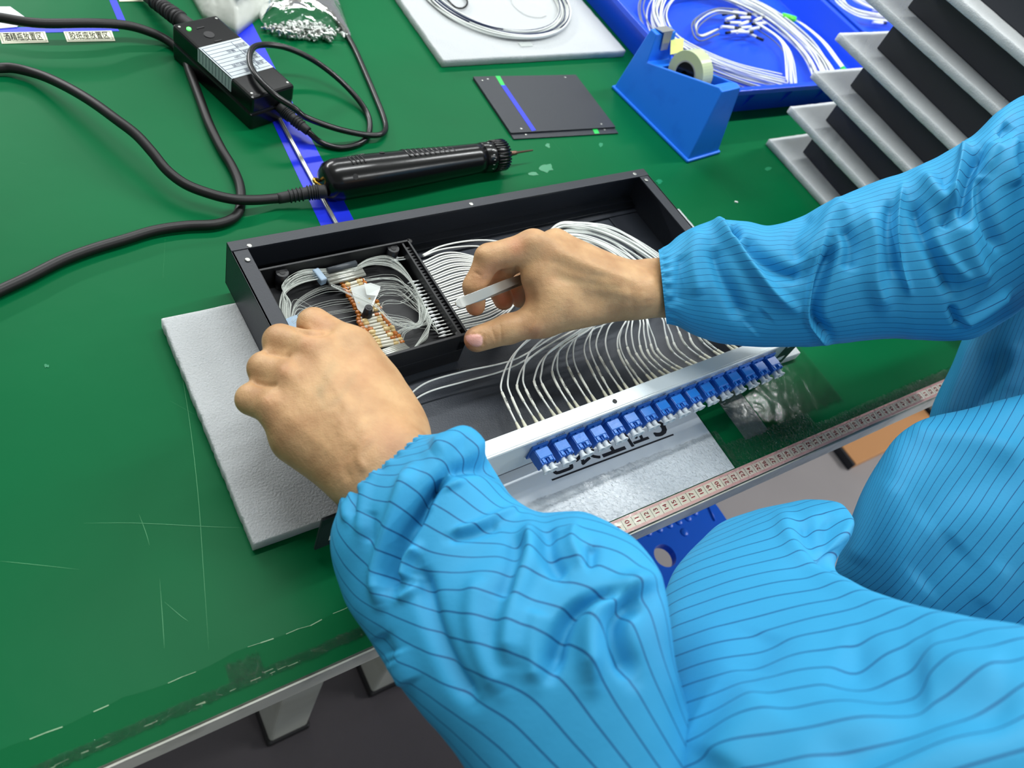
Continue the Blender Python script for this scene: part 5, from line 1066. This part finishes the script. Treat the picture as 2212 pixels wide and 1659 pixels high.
SR = [(z6([(400, 740), (450, 830), (520, 920), (620, 1050), (740, 1180), (870, 1280)]), 12, .0060), (z6([(380, 900), (430, 1050), (500, 1200), (560, 1330)]), 18, -.0055), (z6([(560, 850), (640, 960), (780, 1060), (900, 1080)]), 16, -.0055), (z6([(480, 770), (520, 820), (500, 850)]), 9, -.008), (z6([(300, 800), (260, 1000), (300, 1200)]), 20, .003),
      (z6([(1060, 840), (1000, 1000), (955, 1180), (945, 1330), (1000, 1420), (1060, 1480)]), 7, .0050), (z6([(1085, 880), (1030, 1050), (985, 1220), (990, 1350), (1060, 1430)]), 13, -.0085), (z6([(1170, 640), (1090, 720), (1020, 850), (900, 1040)]), 18, .0045), (z6([(950, 700), (850, 850), (900, 1000)]), 18, -.0030),
      (z6([(1150, 780), (1200, 900), (1180, 1050)]), 15, -.0045), (z6([(1290, 680), (1330, 900), (1330, 1100), (1400, 1280)]), 20, .0045), (z6([(1440, 620), (1420, 850), (1450, 1100)]), 14, -.0045), (z6([(1500, 540), (1470, 700), (1470, 900), (1500, 1060), (1540, 1180)]), 8, .0035),
      (z6([(1560, 620), (1600, 760), (1660, 900), (1740, 1060), (1800, 1200)]), 16, -.0070), (z6([(1620, 480), (1700, 600), (1760, 640), (1800, 560)]), 20, .0060), (z6([(1800, 640), (1740, 800)]), 12, -.004), (z6([(1880, 300), (1850, 420), (1810, 560), (1770, 700)]), 10, .0060), (z6([(1960, 330), (1900, 450), (1870, 600), (1850, 760)]), 12, -.0065),
      (z6([(1980, 420), (1960, 560), (2000, 760), (2080, 940)]), 14, -.0050), (z6([(2050, 300), (2000, 420), (1960, 520)]), 14, .004), (z6([(1860, 760), (1900, 960), (1980, 1120)]), 20, .0045), (z6([(1640, 820), (1760, 980), (1900, 1120)]), 14, .003), (z6([(2150, 260), (2110, 400), (2150, 560)]), 18, .004), (z6([(2080, 260), (2140, 180)]), 14, -.004),
      (z6([(1780, 1260), (1830, 1370)]), 9, -.004), (z6([(700, 1300), (600, 1400)]), 20, -.002), (z6([(200, 950), (180, 1250)]), 14, -.0025), (z6([(1850, 1370), (1960, 1300), (2120, 1180)]), 10, .004)]
V2 = sculpt(V2, Q2, [(p_, w_, a_ * 1.5) for p_, w_, a_ in SR]); V2 = wrinkle(V2, Q2, [(55, .0010, 41), (150, .0004, 42)])
N2 = vnormals(V2, Q2); V2 = V2 + N2 * ((0.0003 * np.sin(H2 * 60 + 1.5 * np.sin(H2 * 4)) * np.exp(-(T2 / 0.03) ** 4)) + 0.0010 * np.sin(H2 * 22 + 1.5 * np.sin(H2 * 3)) * np.exp(-((T2 - 0.05) / 0.03) ** 2))[:, None]
sR = H2 / (2 * np.pi) * 60 + 1.5 * T2 + 0.25 * sn(V2, 20, 9)

cv = MB()   # trunk of the coat, down to the stool
P_ = [(0.30, -0.34, -0.30), (0.30, -0.34, -0.15), (0.30, -0.33, -0.05), (0.31, -0.32, 0.02), (0.31, -0.31, 0.08), (0.31, -0.31, 0.12)]
def ell(P, rx_, ry_, seg=40):
    a = np.arange(seg) * 2 * np.pi / seg; V = np.concatenate([np.array(p) + np.stack([x * np.cos(a), y * np.sin(a), 0 * a], 1) for p, x, y in zip(P, rx_, ry_)]); n = len(P)
    return V, [(i * seg + j, i * seg + (j + 1) % seg, (i + 1) * seg + (j + 1) % seg, (i + 1) * seg + j) for i in range(n - 1) for j in range(seg)] + [tuple(range(seg))[::-1], tuple(range((n - 1) * seg, n * seg))]
V, F = ell(P_, [.17, .165, .165, .17, .17, .10], [.11, .11, .115, .12, .12, .08])

# the body is one continuous mesh: hands, forearms, arms and trunk
BODY = [(0.03, [(np.array([0.31, -0.34, -0.22]), np.array([0.31, -0.31, 0.04]), .08, .075, .03), (np.array([0.24, -0.31, 0.06]), np.array([0.40, -0.31, 0.06]), .05, .05, .03)]),
        (0.02, [(W(1010, 1250, .105), W(1240, 1600, .13), .022, .024, .01), (W(1240, 1600, .13), W(1330, 1760, .15), .024, .028, .02)]),
        (0.02, [(W(1650, 615, .116), W(2050, 560, .155), .020, .022, .01), (W(2050, 560, .155), W(2330, 460, .20), .022, .026, .02)])]
BV, BQ = sdf_mesh(BODY, 0.010, 0.03)
bv = np.concatenate([LV, RV, BV]); bq = np.concatenate([LQ, RQ + len(LV), BQ + len(LV) + len(RV)])
me = bpy.data.meshes.new('body'); off = WM[per][:3, 3]; me.from_pydata((bv - off).tolist(), [], bq.tolist()); me.polygons.foreach_set('use_smooth', [True] * len(bq)); me.materials.append(M['skin'])
P2 = PJ(bv); isR = np.zeros(len(bv), bool); isR[len(LV):len(LV) + len(RV)] = True; isL = np.zeros(len(bv), bool); isL[:len(LV)] = True
red = np.zeros(len(bv)); nail = np.zeros(len(bv)); vein = np.zeros(len(bv))
def blob(x, y, r, a, msk): return a * np.exp(-(((P2[:, 0] - x) ** 2 + (P2[:, 1] - y) ** 2) / r ** 2)) * msk
for x, y, r, a in ((1118, 535, 22, .35), (1088, 648, 24, .75), (1026, 668, 18, .5), (1040, 600, 30, .25), (1120, 640, 18, .5), (1012, 738, 22, .45), (1155, 718, 24, .3), (1075, 590, 26, .25)): red += blob(x, y, r, a, isR)
for x, y, r, a in ((660, 742, 24, .15), (614, 802, 20, .12), (572, 866, 20, .12), (780, 800, 40, .1), (690, 700, 30, .15), (850, 960, 50, .18)): red += blob(x, y, r, a, isL)
d_, _ = pdist(P2, [(718, 790), (690, 850)]); vein += 0.22 * np.exp(-(d_ / 12) ** 2) * isL; d_, _ = pdist(P2, [(765, 810), (735, 860), (700, 880), (690, 840)]); vein += 0.15 * np.exp(-(d_ / 9) ** 2) * isL
d_, _ = pdist(P2, [(1215, 600), (1260, 615), (1330, 622)]); vein += 0.25 * np.exp(-(d_ / 9) ** 2) * isR
nx_ = np.abs((P2[:, 0] - 1020) / 24) ** 3 + np.abs((P2[:, 1] - (737 + (P2[:, 0] - 1020) * -0.10)) / 15) ** 3; nail += np.clip((1.0 - nx_) * 4, 0, 1) * isR * (bv[:, 2] > 0.0655)
colr = np.stack([np.clip(red, 0, 1), np.clip(nail, 0, 1), np.clip(vein, 0, 1), np.ones(len(bv))], 1).astype(np.float32)
ca = me.color_attributes.new('tint', 'FLOAT_COLOR', 'POINT'); ca.data.foreach_set('color', colr.ravel()); me.update()
body = bpy.data.objects.new('body', me); COL.objects.link(body); body.parent = per
co_ = MB().add(V, F, 0, True).build('coat', M['cuff'], per)
cloth_obj('left_sleeve', VLs, QLs, strL, M['coat'], co_, ends)
cloth_obj('right_sleeve', V2, Q2, sR, M['coat'], co_, [tuple(range((n2 - 1) * m2_, n2 * m2_))])
cloth_obj('front_fold', VA, QA, sA, M['coat'], co_, cA_)
cloth_obj('chest', VB, QB, sB, M['coat'], co_, cB_)
cloth_obj('side_panel', VC, QC, sC, M['coat'], co_, cC_)

# ------------------------------------------------------------------ tweezers in the right hand
tw = thing('tweezers', 'shiny steel tweezers held in the right hand over the splice tray', 'tweezers', tuple(W(1050, 632, .09)))
def strip(P, w, t, name):
    P = crom(np.array(P), 10); n = len(P); T = np.gradient(P, axis=0); T /= np.linalg.norm(T, axis=1)[:, None]; w = np.interp(np.linspace(0, len(w) - 1, n), np.arange(len(w)), w)
    S = np.cross(T, CAM - P); S /= np.linalg.norm(S, axis=1)[:, None]; U = np.cross(S, T); V = np.concatenate([P - S * w[:, None] + U * t, P + S * w[:, None] + U * t, P + S * w[:, None] - U * t, P - S * w[:, None] - U * t])
    F = [(k * n + i, k * n + i + 1, ((k + 1) % 4) * n + i + 1, ((k + 1) % 4) * n + i) for k in range(4) for i in range(n - 1)] + [(0, n, 2 * n, 3 * n), (4 * n - 1, 3 * n - 1, 2 * n - 1, n - 1)]
    return MB().add(V, F).build(name, M['steel'], tw, bevel=0.0002, recalc=True)
strip([W(984, 657, .098), W(988, 655.5, .098), W(994, 653.5, .098), W(1010, 648, .098), W(1050, 632, .0965), W(1090, 615, .093), W(1130, 600, .088), W(1180, 585, .080)], [.0012, .0026, .0034, .0036, .0036, .0034, .0028, .0015], .0005, 'upper_arm')
strip([W(988, 657, .096), W(1010, 649, .0955), W(1050, 636, .092), W(1090, 622, .086), W(1130, 608, .079), W(1180, 592, .070)], [.0030, .0034, .0034, .0030, .0024, .0012], .0005, 'lower_arm')
